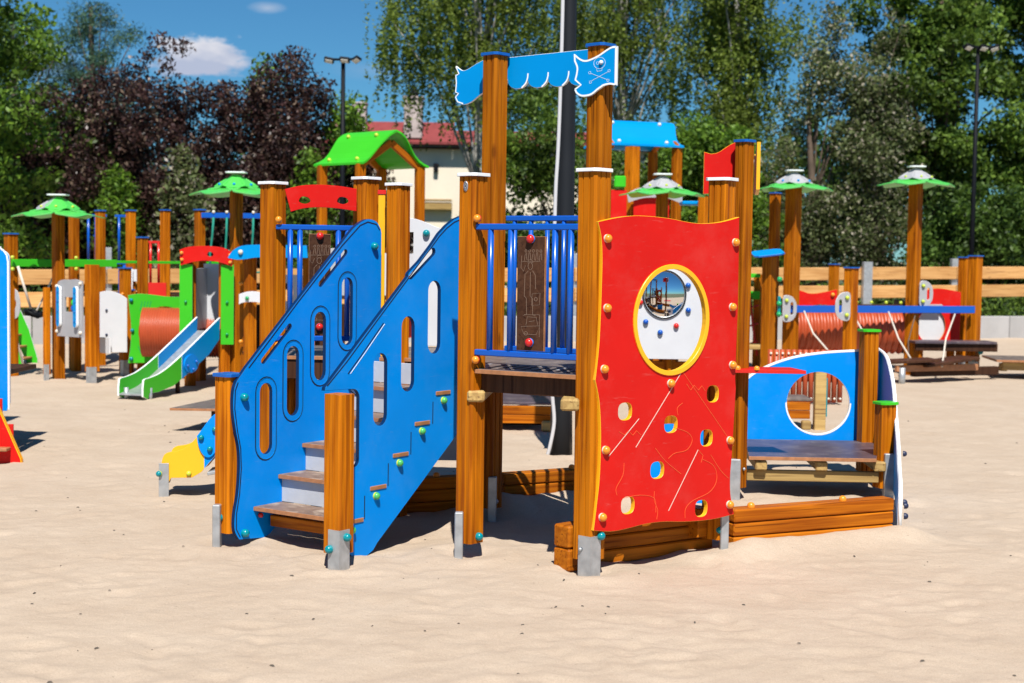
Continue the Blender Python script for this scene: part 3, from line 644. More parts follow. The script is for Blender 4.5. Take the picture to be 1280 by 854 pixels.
wall = part('climbing_panel', plate(ro, [hole]+small, .022, 'red', 'yellow'), ship, FW, label='red climbing panel with big round window and yellow edges')
ringm = plate(ellipse(*rw((.378, 1.050)), .216, .234, 64), [ellipse(*rw((.378, 1.050)), .196, .2135, 64)], .008, 'yellow', 'yellow')
part('window_ring', ringm, wall, FW @ T(0, 0, .0135))
eng = [[(.444, .835), (.193, .53)], [(.444, .835), (.757, .50)], [(.47, .78), (.495, .752), (.515, .772), (.54, .75), (.56, .768), (.58, .745)], [(.207, .647), (.047, .503)],
       [(.10, .60), (.13, .585), (.15, .60), (.175, .58), (.195, .598), (.22, .578)], [(.546, .496), (.382, .25)], [(.546, .496), (.575, .47), (.565, .44)]]
eng += [smooth_pts([(.45, .70), (.42, .68), (.425, .65)], 4, False), smooth_pts([(.40, .60), (.48, .575), (.51, .54), (.48, .50), (.41, .49), (.375, .47)], 5, False),
        smooth_pts([(.30, .52), (.36, .46), (.45, .40)], 4, False), smooth_pts([(.13, .47), (.125, .42), (.09, .37), (.095, .34)], 4, False),
        smooth_pts([(.57, .455), (.64, .42), (.66, .36), (.62, .31), (.52, .28), (.48, .25), (.478, .21)], 5, False), smooth_pts([(.62, .47), (.68, .40), (.73, .36)], 4, False),
        smooth_pts([(.13, .325), (.22, .33), (.30, .31), (.31, .25)], 4, False), smooth_pts([(.30, .34), (.30, .30), (.32, .26), (.316, .22)], 4, False)]
eng = [[rw(p) for p in l_] for l_ in eng]
part('engraving', ribbon([eng[0], eng[3], eng[5]], .0020, 'bolt_white', .0125), wall, FW)
part('engraving', ribbon([eng[1]]+eng[2:3]+eng[4:5]+eng[6:], .0017, 'engrave_orange', .0125), wall, FW)
for u, z in ((.018, 1.381), (.022, 1.103), (.013, .858), (.027, .53), (.016, .258), (.738, 1.378), (.728, 1.101), (.736, .851), (.731, .525), (.738, .245), (.377, .786)):
    bolt(wall, FW, *rw((u, z)), .011, ('bolt_white', 'orange_yellow'), .0175)

# ---- sandbox beams (three boards each)
def beam(p, q, zt, n=3, h=.062, w=.09, knobs=()):
    e = thing  # boards are parts of the ship; each board on its own
    first = None
    for k in range(n):
        z = zt-h*(k+.5)
        b_ = bar('sandbox_board', (p[0], p[1], z), (q[0], q[1], z), w-.004*(k % 2), h-.004, 'beam_wood', ship, bev=.006)
        if first is None: first = b_
    for t in knobs:
        bolt_w(first, p[0]+(q[0]-p[0])*t, p[1]+(q[1]-p[1])*t, zt-.004, (0, 0, 1), ('orange_yellow', 'orange_yellow'), .018)
beam((.985, 6.59), (1.80, 6.985), .190, knobs=(.13, .70))
beam((.30, 6.215), (.89, 6.62), .185)
for k in range(2): bar('sandbox_block', (.215, 6.085, .148-.097*k), (.33, 6.19, .148-.097*k), .095, .094, 'beam_wood', ship, bev=.008)
beam((-.62, 7.34), (-.17, 7.52), .190, knobs=(.55,)); beam((-.05, 7.58), (.52, 7.90), .190, knobs=(.66,))
beam((.56, 7.93), (1.17, 8.06), .185)
post(ship, .54, 7.86, .20, 40, None, s=.08, foot=False, z0=-.04)
bar('sandbox_block', (.80, 6.50, .14), (.86, 6.56, .14), .09, .13, 'beam_wood', ship)

# ---- bow: blue arched panel, side panel, bench
FB = frame((1.42, 8.85, 0), (1, 0, 0))
bo = [(-.02, .19, 'c'), (-.02, .595, 'c'), (.03, .632), (.10, .672), (.2, .713), (.307, .742), (.45, .764), (.6, .776), (.69, .78), (.775, .783, 'c'), (.775, .19, 'c')]
bp_ = part('bow_panel', plate(smooth_pts(bo, 5), [ellipse(.421, .455, .188, .186, 48)], .02, 'blue', 'white_edge'), ship, FB, label='blue arched bow panel with large round hole')
part('edge_strip', ribbon([smooth_pts([(-.013, .590), (.03, .625), (.10, .665), (.2, .706), (.307, .735), (.45, .757), (.6, .769), (.76, .776)], 5, False)], .012, 'white_edge', .0112), bp_, FB)
part('edge_strip', ribbon([ellipse(.421, .455, .193, .191, 48)[24:49]+[ellipse(.421, .455, .193, .191, 48)[0]]], .009, 'white_edge', .0112), bp_, FB)
def spline(P, n=6):
    out = []
    for i in range(len(P)-1):
        p0, p1, p2, p3 = [np.array(P[max(0, min(len(P)-1, i+j))], float) for j in (-1, 0, 1, 2)]
        for k in range(n): t = k/n; out.append(.5*((2*p1)+(p2-p0)*t+(2*p0-5*p1+4*p2-p3)*t*t+(-p0+3*p1-3*p2+p3)*t**3))
    out.append(np.array(P[-1], float)); return out
def bent_board(path, th, face, edge):
    # path rows: x, y, z of the top edge, z of the bottom edge
    V = []; n = len(path)
    for i, p in enumerate(path):
        d = path[min(n-1, i+1)][:2]-path[max(0, i-1)][:2]; d = d/np.linalg.norm(d); nx, ny = -d[1]*th/2, d[0]*th/2
        V += [(p[0]+nx, p[1]+ny, p[3]), (p[0]+nx, p[1]+ny, p[2]), (p[0]-nx, p[1]-ny, p[2]), (p[0]-nx, p[1]-ny, p[3])]
    Fc = []; mi = []
    for i in range(n-1):
        a = 4*i; b = a+4; Fc += [(a, a+1, b+1, b), (a+2, a+3, b+3, b+2), (a+1, a+2, b+2, b+1), (a+3, a, b, b+3)]; mi += [0, 0, 1, 1]
    Fc += [(0, 3, 2, 1), (4*n-4, 4*n-3, 4*n-2, 4*n-1)]; mi += [1, 1]
    me = mesh_from(V, Fc, [face, edge])
    for p, q in zip(me.polygons, mi): p.material_index = q
    return me
bp3 = spline([(2.195, 8.86, .785, .10), (2.190, 8.62, .748, .10), (2.168, 8.38, .62, .08), (2.132, 8.17, .475, .06), (2.072, 7.87, .34, .04), (1.985, 7.50, .25, .02), (1.912, 7.20, .23, .02), (1.845, 6.94, .205, .02)])
sp_ = part('bow_panel', bent_board(bp3, .020, 'blue', 'white_edge'), ship, label='blue bent bow side panel with white edge, seen edge on')
part('edge_strip', tube_mesh([(p[0], p[1], p[2]) for p in bp3]+[(1.845, 6.935, .03)], .0085, 'white_edge', 8), sp_)
for x, y, z in ((2.09, 7.88, .28), (1.86, 6.97, .15), (1.86, 6.97, .10), (1.93, 7.25, .12)): bolt_w(sp_, x+.012, y, z, (1, -.2, 0), ('navy', 'navy'), .015)
bt = part('bench', plate([(1.30, 8.02), (1.99, 7.995), (2.03, 8.15), (2.15, 8.62), (2.12, 8.80), (1.40, 8.80)], [], .02, 'bench_deck', 'ply_edge'), ship, T(0, 0, .226))
for x in (1.37, 1.70, 2.02): bar('bench_joist', (x-.0, 8.03, .185), (x+.04, 8.75, .185), .065, .052, 'raw_wood', ship, bev=.006)
bar('bench_rail', (1.30, 8.09, .125), (2.02, 8.07, .125), .03, .06, 'raw_wood', ship)
# red plate round the stern post, with knobs
rp = part('lookout_plate', plate([(-.21, -.10), (.24, -.12), (.20, .12), (-.20, .12)], [], .018, 'red', 'bolt_red'), ship, T(1.33, 7.99, .71))
for x, y in ((1.21, 7.90), (1.31, 7.89)): bolt_w(rp, x, y, .718, (0, 0, 1), ('orange_yellow', 'orange_yellow'), .016)
# low blue panel behind the climbing wall
part('low_panel', plate(smooth_pts([(0, 0, 'c'), (.36, 0, 'c'), (.36, .47, 'c'), (.27, .43), (.14, .425), (0, .38, 'c')], 5), [], .018, 'blue', 'blue_cap'), ship, frame((.672, 7.84, .0), (1, 0, 0)))

# ---- banner on the mast posts
FN = frame((-.061, 7.316, 0), (.86, -.5, 0)); FN2 = frame((.365, 6.926, 0), (.86, -.5, 0))
sc_ = [(.47, 2.118, 'c')]
x = .472
bot = []
for k in range(4):
    x1 = .478-k*.112; x0 = x1-.112
    for t in range(0, 9): a_ = pi*t/8; bot.append((x1-.056+.056*cos(a_), 2.128+.040-.048*sin(a_)**.8))
tail = smooth_pts([(.01, 2.12, 'c'), (-.06, 2.125), (-.12, 2.105), (-.178, 2.068), (-.225, 2.056), (-.262, 2.070), (-.276, 2.095), (-.258, 2.112, 'c'), (-.274, 2.118, 'c'), (-.270, 2.165), (-.275, 2.205, 'c'), (-.255, 2.21, 'c'), (-.272, 2.25, 'c'), (-.235, 2.226), (-.204, 2.229), (-.15, 2.255), (-.10, 2.273, 'c')], 4)
ban = [(.50, 2.13), (.50, 2.290)]
ban = [(.50, 2.290), (.50, 2.14)]+bot+tail+[(-.10, 2.270)]
nb = part('banner', plate(ban, [], .016, 'sky_blue', 'white_edge'), ship, FN, label='blue banner board with scalloped lower edge and torn tail')
sl_ = []
for k in range(1, 4):
    xx = .478-k*.112; sl_.append(smooth_pts([(xx+.002, 2.192), (xx, 2.17), (xx-.010, 2.145), (xx-.033, 2.124)], 4, False))
part('fold_line', ribbon(sl_, .007, 'white_edge', .0088), nb, FN)
part('fold_line', ribbon([[(-.270, 2.246), (-.252, 2.21), (-.270, 2.20), (-.266, 2.165), (-.270, 2.12), (-.253, 2.112), (-.270, 2.095), (-.258, 2.072), (-.225, 2.061)]], .006, 'white_edge', .0088), nb, FN)
hd = [(-.106, 2.252, 'c'), (-.075, 2.228), (-.039, 2.219), (.019, 2.237), (.068, 2.264), (.095, 2.276), (.118, 2.276, 'c'), (.118, 2.097, 'c'), (.085, 2.103), (.052, 2.097, 'c'), (.022, 2.079), (-.005, 2.06), (-.031, 2.052), (-.065, 2.052), (-.09, 2.066), (-.100, 2.084, 'c'), (-.068, 2.104, 'c'), (-.100, 2.130, 'c'), (-.092, 2.160), (-.090, 2.19), (-.104, 2.222, 'c')]
hdp = smooth_pts(hd, 5)
hb = part('banner_end', plate(hdp, [], .016, 'sky_blue', 'white_edge'), ship, FN2, label='blue banner end with white skull and crossbones')
cx, cz = (.006, 2.165)
inner = [(cx+(x-cx)*.955, cz+(y-cz)*.95) for x, y in hdp]
part('edge_strip', ribbon([close(inner)], .008, 'white_edge', .0090), hb, FN2)
c1x, c1z = .030, 2.203
sk = [close(ellipse(c1x, c1z, .030, .026, 22)), close(ellipse(c1x-.010, c1z, .006, .007, 10)), [(c1x-.014, c1z-.026), (c1x-.012, c1z-.038), (c1x+.012, c1z-.036), (c1x+.014, c1z-.024)],
      [(c1x-.045, c1z-.045), (c1x+.04, c1z-.078)], [(c1x-.04, c1z-.08), (c1x+.045, c1z-.042)], close(ellipse(c1x-.05, c1z-.042, .006, .006, 8)), close(ellipse(c1x+.045, c1z-.082, .006, .006, 8)), close(ellipse(c1x-.046, c1z-.086, .006, .006, 8)), close(ellipse(c1x+.05, c1z-.038, .006, .006, 8))]
part('skull_drawing', ribbon(sk, .0013, 'white_edge', .0090), hb, FN2)
bolt(hb, FN2, c1x+.010, c1z+.002, .008, ('bolt_white', 'white_edge'), .010)

# ---- red stern flag
FG = frame((1.2, 8.10, 0), (1, 0, 0))
fo = smooth_pts([(-.17, 1.888, 'c'), (-.13, 1.878), (-.09, 1.888), (-.05, 1.915), (-.01, 1.938), (.03, 1.945, 'c'), (.03, 1.66, 'c'), (-.06, 1.665), (-.17, 1.66, 'c')], 5)
fg = part('stern_flag', plate(fo, [], .018, 'red', 'yellow'), ship, FG, label='red wavy flag board behind the stern post')
fo2 = smooth_pts([(0, 1.94, 'c'), (.04, 1.93), (.10, 1.885), (.15, 1.875), (.22, 1.89, 'c'), (.20, 1.79), (.22, 1.67, 'c'), (.10, 1.66), (0, 1.685, 'c')], 5)
part('stern_flag', plate(fo2, [], .020, 'red', 'yellow'), ship, frame((1.315, 8.02, 0), (.10, 1, 0)))

# ================================================================== OTHER PLAY EQUIPMENT
def rod(name, p, q, r, m, parent, seg=8, label=None): return tube(name, [p, q], r, m, parent, seg, label=label)
def pole_post(parent, x, y, z1, yaw=45, s=.092, cap=BB, foot=False, z0=-.05): return post(parent, x, y, z1, yaw, cap, foot, z0, s)

# ---- palm-shaped shade posts
def palm(x, y, z, label, top='grey_panel', s=.10, spin=0, lean=0, top2=False):
    t = thing('palm_shade_post', label, 'shade post', (x, y, 0), 'palm shaped shade posts')
    pole_post(t, x, y, z-.06, 45, s, None)
    part('top_plate', cap_mesh(.19, 'white_edge', 'white_edge'), t, T(x, y, z-.004))
    lo = smooth_pts([(.03, -.05), (.10, -.13), (.20, -.185), (.27, -.15), (.34, -.17), (.41, -.10), (.47, 0), (.41, .10), (.34, .17), (.27, .15), (.20, .185), (.10, .13), (.03, .05)], 3)
    me = plate(lo, [], .012, 'leaf_green', 'pale_green')
    hi = [(.03, -.016), (.18, -.102)]+smooth_pts([(.225, -.108), (.252, -.05), (.258, 0), (.252, .05), (.225, .108)], 3, False)+[(.18, .102), (.03, .016)]
    mh = plate(hi, [], .010, top, top); mg = plate(hi, [], .010, 'leaf_green', 'leaf_green')
    for k in range(6):
        a = radians(60*k+spin)
        Ml = T(x, y, z-.125) @ Matrix.Rotation(a, 4, 'Z') @ Matrix.Rotation(radians(13), 4, 'Y')
        part('leaf', me, t, Ml)
    for k in range(6):
        a = radians(60*k+30+spin)
        Mu = T(x, y, z-.008) @ Matrix.Rotation(a, 4, 'Z') @ Matrix.Rotation(radians(36), 4, 'Y')
        u = part('petal', mg if (top2 and k in (0, 4, 5)) else mh, t, Mu)
        part('bolt', bolt_mesh('sky_blue' if spin % 2 else 'lime', 'sky_blue' if spin % 2 else 'lime', .014), u, Mu @ T(.21, 0, .005))
    return t
palm(-4.60, 14.99, 1.87, 'leftmost palm-leaf shade post, orange timber with green leaves', spin=10, top2=True)
palm(-2.70, 14.45, 2.09, 'palm-leaf shade post with all-green top behind the slide gateway', 'leaf_green', spin=3)
palm(1.545, 15.5, 2.19, 'palm-leaf shade post seen just above the red climbing panel', spin=8)
palm(3.17, 16.85, 2.33, 'palm-leaf shade post right of the stern flag, on a thick double post', spin=5, s=.14)
palm(4.62, 17.1, 2.41, 'rightmost palm-leaf shade post, standing alone before the leafy trees', spin=4, s=.125)

# ---- far left climbing panel in the frame edge
le = thing('blue_panel_tower', 'blue rounded tower panel with white edge cut by the left picture edge', 'play tower', (-3.5, 9.3, 0))
FLe = frame((-3.4, 9.2, 0), (1, 0, 0))
oo = [(-.9, .30)]+[(.255, .30), (.274, .35), (.276, 1.24)]+arc((.226, 1.25), .05, 0, 90, 5)+[(.22, 1.325), (-.9, 1.325)]
part('frame_panel', plate(oo, [[(-.7, .40), (.205, .40), (.205, 1.18), (-.7, 1.18)]], .020, 'blue', 'white_edge'), le, FLe)
part('edge_strip', ribbon([[(.267, .31), (.267, 1.23), (.26, 1.27), (.24, 1.30), (.215, 1.317)]], .010, 'white_edge', .0112), part('inner_board', box(.9, .014, .80, 'brown_board', .002), le, FLe @ T(-.25, .79, -.02) @ Matrix.Rotation(-pi/2, 4, 'X')), FLe)
part('window_panel', plate(ellipse(.185, .90, .035, .055, 20), [], .014, 'grey_panel', 'white_edge'), le, FLe @ T(0, 0, .0))
part('window_panel', plate([(.0, 1.08), (.21, 1.08), (.215, 1.13), (.0, 1.16)], [], .012, 'bolt_white', 'white_edge'), le, FLe)
for x in (-4.35, -3.50): post(le, x, 9.34, 1.75, 40, BB)
bar('deck_board', (-4.3, 9.8, .5), (-3.3, 9.8, .5), .9, .03, 'brown_board', le)
for x in (-4.35, -3.80): post(le, x, 10.25, 1.75, 40, BB)
rr_ = thing('red_climbing_ramp', 'short red stepped ramp with yellow edge at the left picture edge', 'climbing ramp', (-3.1, 9.05, 0))
for dx in (0, -.75):
    fr = frame((-3.0+dx, 9.05, 0), (-1, 0, 0)); sd = part('side_board', plate([(0, -.03), (.0, .02), (.14, .335), (.40, .93), (.62, .93), (.34, .25), (.19, -.03)], [], .020, 'red', 'yellow'), rr_, fr)
    part('edge_strip', ribbon([[(.006, -.02), (.008, .02), (.146, .335), (.405, .925)]], .007, 'yellow', -.0115), sd, fr @ T(0, 0, 0))
    part('edge_strip', ribbon([[(.006, -.02), (.008, .02), (.146, .335), (.405, .925)]], .007, 'yellow', .0125), sd, fr)
for k in range(5):
    tr_ = part('tread', box(.70, .14, .020, 'ply_edge', .004), rr_, T(-3.42-.075*k, 9.03+.02*k, .085+.155*k)); part('riser', box(.70, .014, .13, 'red', .002), rr_, T(-3.42-.075*k, 9.09+.02*k, .165+.155*k))
# ---- green climbing ladder further back on the left
gl_ = thing('green_climbing_ladder', 'small green ladder ramp with white rope edge beside the left picture edge', 'climbing ladder', (-5.5, 16.7, 0))
for dy in (0, .5):
    fr = frame((-5.49, 16.6+dy, 0), (-1, 0, 0)); part('side_board', plate([(0, 0), (.12, 0), (.28, .34), (.28, .80), (.10, .40), (0, .06)], [], .02, 'green', 'white_edge'), gl_, fr)
for k in range(4): part('rung', box(.10, .5, .02, 'ply_edge', .003), gl_, T(-5.60-.06*k, 16.85, .07+.13*k))
tube('rope', [(-5.49, 16.57, .03), (-5.56, 16.56, .36), (-5.66, 16.56, .66)], .011, 'rope_white', gl_)

# ---- swing beam
sw = thing('green_beam_swing', 'green steel beam on orange posts with white rope swing on the left', 'swing', (-4.9, 15.4, 0))
pole_post(sw, -5.20, 15.35, 1.48, s=.11); pole_post(sw, -4.83, 16.3, 1.77); 
bar('beam', (-5.17, 15.28, 1.172), (-4.36, 16.25, 1.175), .06, .078, 'green', sw)
for x, y in ((-5.18, 15.27), (-4.80, 16.2)):
    for dz in (-.06, .06): bolt_w(sw, x+.04, y-.05, 1.17+dz, (0, -1, 0), ('lime', 'lime'), .02)
tube('rope', [(-5.10, 15.26, 1.14), (-4.98, 15.3, .70)], .013, 'rope_white', sw); tube('rope', [(-4.80, 15.6, 1.13), (-4.87, 15.5, .9), (-4.94, 15.36, .68)], .010, 'rope_white', sw)
tube('seat', [(-4.99, 15.20, .66), (-4.90, 15.26, .63), (-4.90, 15.40, .64), (-5.00, 15.46, .66), (-5.05, 15.34, .67)], .03, 'black_steel', sw, closed=True)
gw_ = thing('grey_handle_panel_post', 'short post at the left edge carrying a grey hand grip and dark foot rest', 'play post', (-5.36, 15.5, 0))
pole_post(gw_, -5.27, 15.42, .82, s=.08); part('grip', plate(smooth_pts([(0, .60), (.07, .62), (.09, .75), (.06, .88), (0, .90), (-.03, .75)], 3), [ellipse(.03, .75, .02, .05, 12)], .02, 'grey_panel', 'white_edge'), gw_, frame((-5.19, 15.33, 0), (1, 0, 0)))

# ---- sensory panels between short posts
pn = thing('activity_panel_frame', 'grey activity panel with blue handles and white panel between short orange posts', 'activity panel', (-4.3, 14.8, 0))
post(pn, -4.142, 14.58, 1.185, 45, None, True, s=.112, z0=.12); post(pn, -4.07, 15.55, 1.14, 45, BB, True, s=.10, z0=.02)
post(pn, -4.66, 14.80, .95, 45, None, True, s=.06)
FGp = frame((-4.60, 14.85, 0), (.46, -.40, 0))
go_ = smooth_pts([(.055, .95, 'c'), (.10, 1.0), (.178, 1.018), (.30, 1.02), (.40, 1.024), (.505, 1.006, 'c'), (.51, .455, 'c'), (.055, .452, 'c')], 4)
g_ = part('grey_board', plate(go_, [[(.205, .70), (.39, .70), (.39, .845), (.205, .845)]], .02, 'grey_panel', 'grey_panel'), pn, FGp)
for u in (.133, .432):
    part('handle', plate(stadium((u, .58), (u, .925), .030, 6), [], .03, 'sky_blue', 'white_edge'), g_, FGp @ T(0, 0, .03))
    for k in range(4): bolt(g_, FGp, u, .61+.095*k, .046, ('blue_cap', 'blue_cap'), .007)
for (u, z, c) in ((.33, .79, 'green'), (.33, .735, 'blue_rail')): part('roller', bolt_mesh(c, c, .045), g_, FGp @ T(u, z, -.05))
for u, z in ((.075, .95), (.49, .985), (.075, .50), (.49, .50)): bolt(g_, FGp, u, z, .01, ('bolt_white', 'bolt_white'), .018)
part('white_board', plate([(.03, .28), (.45, .28), (.45, .44), (.30, .44), (.03, .40)], [], .016, 'white', 'white_edge'), pn, FGp @ T(0, 0, -.35))
FWp = frame((-4.235, 15.18, 0), (.98, .10, 0))
part('white_board', plate(smooth_pts([(.0, .885, 'c'), (.07, .90), (.15, .89), (.22, .86), (.275, .82, 'c'), (.275, .27, 'c'), (.0, .27, 'c')], 4), [], .018, 'white', 'white_edge'), pn, FWp)
for u, z in ((.07, .70), (.07, .45)): bolt(pn, FWp, u, z, .009, ('navy', 'navy'), .013)
foot_bolt(pn, (-4.07, 15.55), Vector((-.2, -.98, 0)), .058, .86, ('bolt_red', 'orange_yellow'), r=.018); foot_bolt(pn, (-4.07, 15.55), Vector((-.2, -.98, 0)), .058, .37, ('bolt_red', 'orange_yellow'), r=.018)
for x, y in ((-4.15, 16.0), (-4.75, 16.1)): pole_post(pn, x, y, .9, s=.09)

# ---- far railed tower
ft = thing('blue_railed_tower', 'far tower of orange posts with blue and red railings behind the swing beam', 'play tower', (-4.5, 17.4, 0))
for x, y, z in ((-4.72, 16.95, 1.775), (-4.45, 17.25, 1.79), (-4.05, 17.25, 1.80), (-5.0, 17.9, 1.5), (-3.90, 15.6, 1.464)): pole_post(ft, x, y, z)
def bars(parent, x0, x1, y, zt, zb, n, m='blue_rail'):
    r_ = bar('railing', (x0, y, zt), (x1, y, zt), .03, .028, m, parent)
    bar('bottom_rail', (x0, y, zb), (x1, y, zb), .03, .028, m, r_)
    for k in range(n):
        x = x0+(x1-x0)*(k+.5)/n; rod('baluster', (x, y, zb), (x, y, zt), .016, m, r_, 6)
bars(ft, -5.0, -4.74, 17.3, 1.72, 1.17, 3); bars(ft, -4.66, -4.47, 17.35, 1.72, 1.17, 2); bars(ft, -4.28, -4.09, 17.3, 1.42, .92, 2, 'bolt_red')
bar('deck_board', (-5.05, 17.7, .80), (-3.95, 17.7, .80), .8, .04, 'brown_board', ft)
bar('beam', (-4.45, 16.3, 1.19), (-3.38, 17.6, 1.185), .03, .03, 'green', ft)
for x in (-4.40, -4.30): part('white_board', box(.07, .02, .14, 'white', .002), ft, T(x, 17.2, 1.03))
part('blue_board', box(.12, .02, .30, 'blue_rail', .002), ft, T(-4.52, 17.2, .95)); part('red_board', box(.25, .02, .18, 'bolt_red', .002), ft, T(-4.15, 17.2, .86))
rod('pole', (-4.50, 17.15, .4), (-4.50, 17.15, 1.15), .018, 'blue_rail', ft); rod('pole', (-4.42, 17.15, .4), (-4.42, 17.15, 1.12), .018, 'white', ft)

# ---- rope net
rn = thing('rope_net_frame', 'teal climbing ropes hanging from a blue bar between orange posts', 'rope net', (-3.0, 15.8, 0))
pole_post(rn, -3.33, 15.75, 1.765); pole_post(rn, -2.55, 15.75, 1.76)
bar('bar', (-3.30, 15.70, 1.70), (-2.55, 15.70, 1.70), .05, .055, 'blue_rail', rn)
for x, dx in ((-3.17, -.04), (-3.03, -.02), (-2.75, -.02), (-2.66, -.01)):
    tube('rope', [(x, 15.68, 1.68), (x+dx*.4, 15.7, 1.5), (x+dx, 15.7, 1.3), (x+dx, 15.7, 1.0)], .012, 'rope_green', rn)
    bolt_w(rn, x, 15.68, 1.73, (0, -.5, 1), ('bolt_white', 'bolt_white'), .017)
for z in (1.34, 1.10): tube('rope', [(-3.28, 15.70, z), (-3.0, 15.70, z-.01), (-2.6, 15.70, z+.01)], .010, 'rope_green', rn)

# ---- gateway with toddler slide
gt = thing('slide_gateway', 'small gateway with two green side boards and red arch above the toddler slide', 'play tower', (-2.95, 14.5, 0))
for x, y in ((-3.14, 14.42), (-2.80, 14.38), (-3.16, 15.0), (-2.78, 15.0)): pole_post(gt, x, y, 1.25, s=.088, cap=BB)
for x in (-3.155, -2.755):
    g_ = part('side_board', plate([(-.062, .42), (.062, .42), (.062, 1.19), (-.062, 1.19)], [], .02, 'green', 'pale_green'), gt, frame((x, 14.30, 0), (1, 0, 0)))
    for z in (.52, .83): bolt_w(g_, x, 14.285, z, (0, -1, 0), ('bolt_green', 'bolt_green'), .014)
fa = frame((-2.955, 14.27, 0), (1, 0, 0))
ro_ = smooth_pts([(-.255, 1.33, 'c'), (-.16, 1.36), (0, 1.37), (.16, 1.355), (.25, 1.31, 'c'), (.25, 1.175, 'c'), (.13, 1.215), (0, 1.228), (-.12, 1.215), (-.245, 1.18, 'c')], 4)
ra_ = part('arch_board', plate(ro_, [stone((.04, 1.29), .03, .022)], .018, 'red', 'bolt_red'), gt, fa)
for u, z in ((-.235, 1.30), (-.232, 1.235), (.232, 1.285), (.232, 1.215)): bolt(ra_, fa, u, z, .009, ('bolt_white', 'orange_yellow'), .017)
part('back_board', box(.40, .016, .75, 'white', .003), gt, T(-2.96, 14.98, .82)); bar('deck_board', (-3.18, 14.68, .47), (-2.74, 14.68, .47), .6, .03, 'brown_board', gt)
part('side_strip', box(.02, .55, .6, 'grey_panel', .002), gt, T(-3.10, 14.7, .85))
sli = thing('toddler_slide', 'low toddler slide, green at the bottom and blue above', 'slide', (-3.3, 13.0, 0))
def slide(th_, o, d, width, prof_top, prof_bot, split, face_lo, face_hi, disc=None):
    fr0 = frame((o[0], o[1], 0), (d[0], d[1], 0)); nx = Vector((d[1], -d[0], 0)).normalized()
    for s_ in (0, -width):
        fr = frame((o[0]+nx.x*s_, o[1]+nx.y*s_, 0), (d[0], d[1], 0))
        def cut(a, b):
            t_ = [p for p in prof_top if a-1e-6 <= p[0] <= b+1e-6]; b_ = [p for p in prof_bot if a-1e-6 <= p[0] <= b+1e-6]
            def at(pr, x):
                for i in range(len(pr)-1):
                    if pr[i][0] <= x <= pr[i+1][0]: f_ = (x-pr[i][0])/(pr[i+1][0]-pr[i][0]+1e-9); return (x, pr[i][1]+(pr[i+1][1]-pr[i][1])*f_)
                return pr[-1] if x > pr[-1][0] else pr[0]
            tt = [at(prof_top, a)]+[p for p in t_ if a < p[0] < b]+[at(prof_top, b)]; bb = [at(prof_bot, b)]+[p for p in reversed(b_) if a < p[0] < b]+[at(prof_bot, a)]
            return bb[::-1]+tt[::-1]
        xa = min(prof_top[0][0], prof_bot[0][0]); xb = max(prof_top[-1][0], prof_bot[-1][0])
        lo_ = part('side_board', plate(cut(xa, split), [], .018, face_lo, 'white_edge' if face_lo == 'green' else face_lo), th_, fr)
        hi_ = part('side_board', plate(cut(split, xb), [], .018, face_hi, 'white_edge'), th_, fr @ T(0, 0, .001))
        if disc and not (s_ and th_.name.startswith('yellow')):
            def topz(x):
                for i in range(len(prof_top)-1):
                    if prof_top[i][0] <= x <= prof_top[i+1][0]: return prof_top[i][1]+(prof_top[i+1][1]-prof_top[i][1])*(x-prof_top[i][0])/(prof_top[i+1][0]-prof_top[i][0]+1e-9)
                return 9
            dm = plate([(x, min(z, topz(x)+.003)) for x, z in ellipse(disc[0], disc[1], disc[2], disc[3], 48)], [], .012, disc[4], disc[4])
            dd_ = part('joint_plate', dm, hi_, fr @ T(0, 0, .016 if s_ == 0 else -.016))
            for a in (15, 195, 285): bolt(dd_, fr, disc[0]+disc[2]*.62*cos(radians(a)), disc[1]+disc[3]*.66*sin(radians(a)), .022 if s_ == 0 else -.03, (disc[5], disc[5]), .015)
    # sliding surface
    V = []; n = len(prof_top)
    for p in prof_top:
        zb = p[1]-.13 if p[1] > .2 else p[1]-.13
        for s_ in (-.01, -width+.01):
            for dz in (0, -.012): q = fr0 @ Vector((p[0], max(.05, zb)+dz, s_)); V.append(q)
    Fc = []
    for i in range(n-1):
        a = 4*i; b = a+4; Fc += [(a, b, b+2, a+2), (a+1, a+3, b+3, b+1)]
    Fc += [(0, 2, 3, 1)]
    part('sliding_sheet', mesh_from(V, Fc, 'galv'), th_)
ptop = smooth_pts([(-.05, .04, 'c'), (-.055, .15), (-.024, .182), (.09, .195), (.265, .23), (.572, .345), (1.314, .682, 'c')], 4, False)
ptop = [p for i, p in enumerate(ptop)]
ptop = [(-.05, .10)]+[(p[0], p[1]) for p in ptop if p[0] > -.04]
pbot = [(-.05, .03), (.03, .0), (.05, .052), (.20, .052), (.46, .088), (.737, .19), (1.1, .335), (1.30, .47)]
slide(sli, (-3.23, 13.02), (.385, 1.2), .245, ptop, pbot, .60, 'green', 'sky_blue', (.76, .272, .13, .085, 'blue', 'blue_cap'))
for x in (-3.21, -3.42): rod('foot_tube', (x, 13.1, -.05), (x, 13.1, .10), .022, 'galv', sli)
rod('leg', (-3.10, 13.70, -.05), (-3.10, 13.70, .20), .022, 'brown_board', sli)

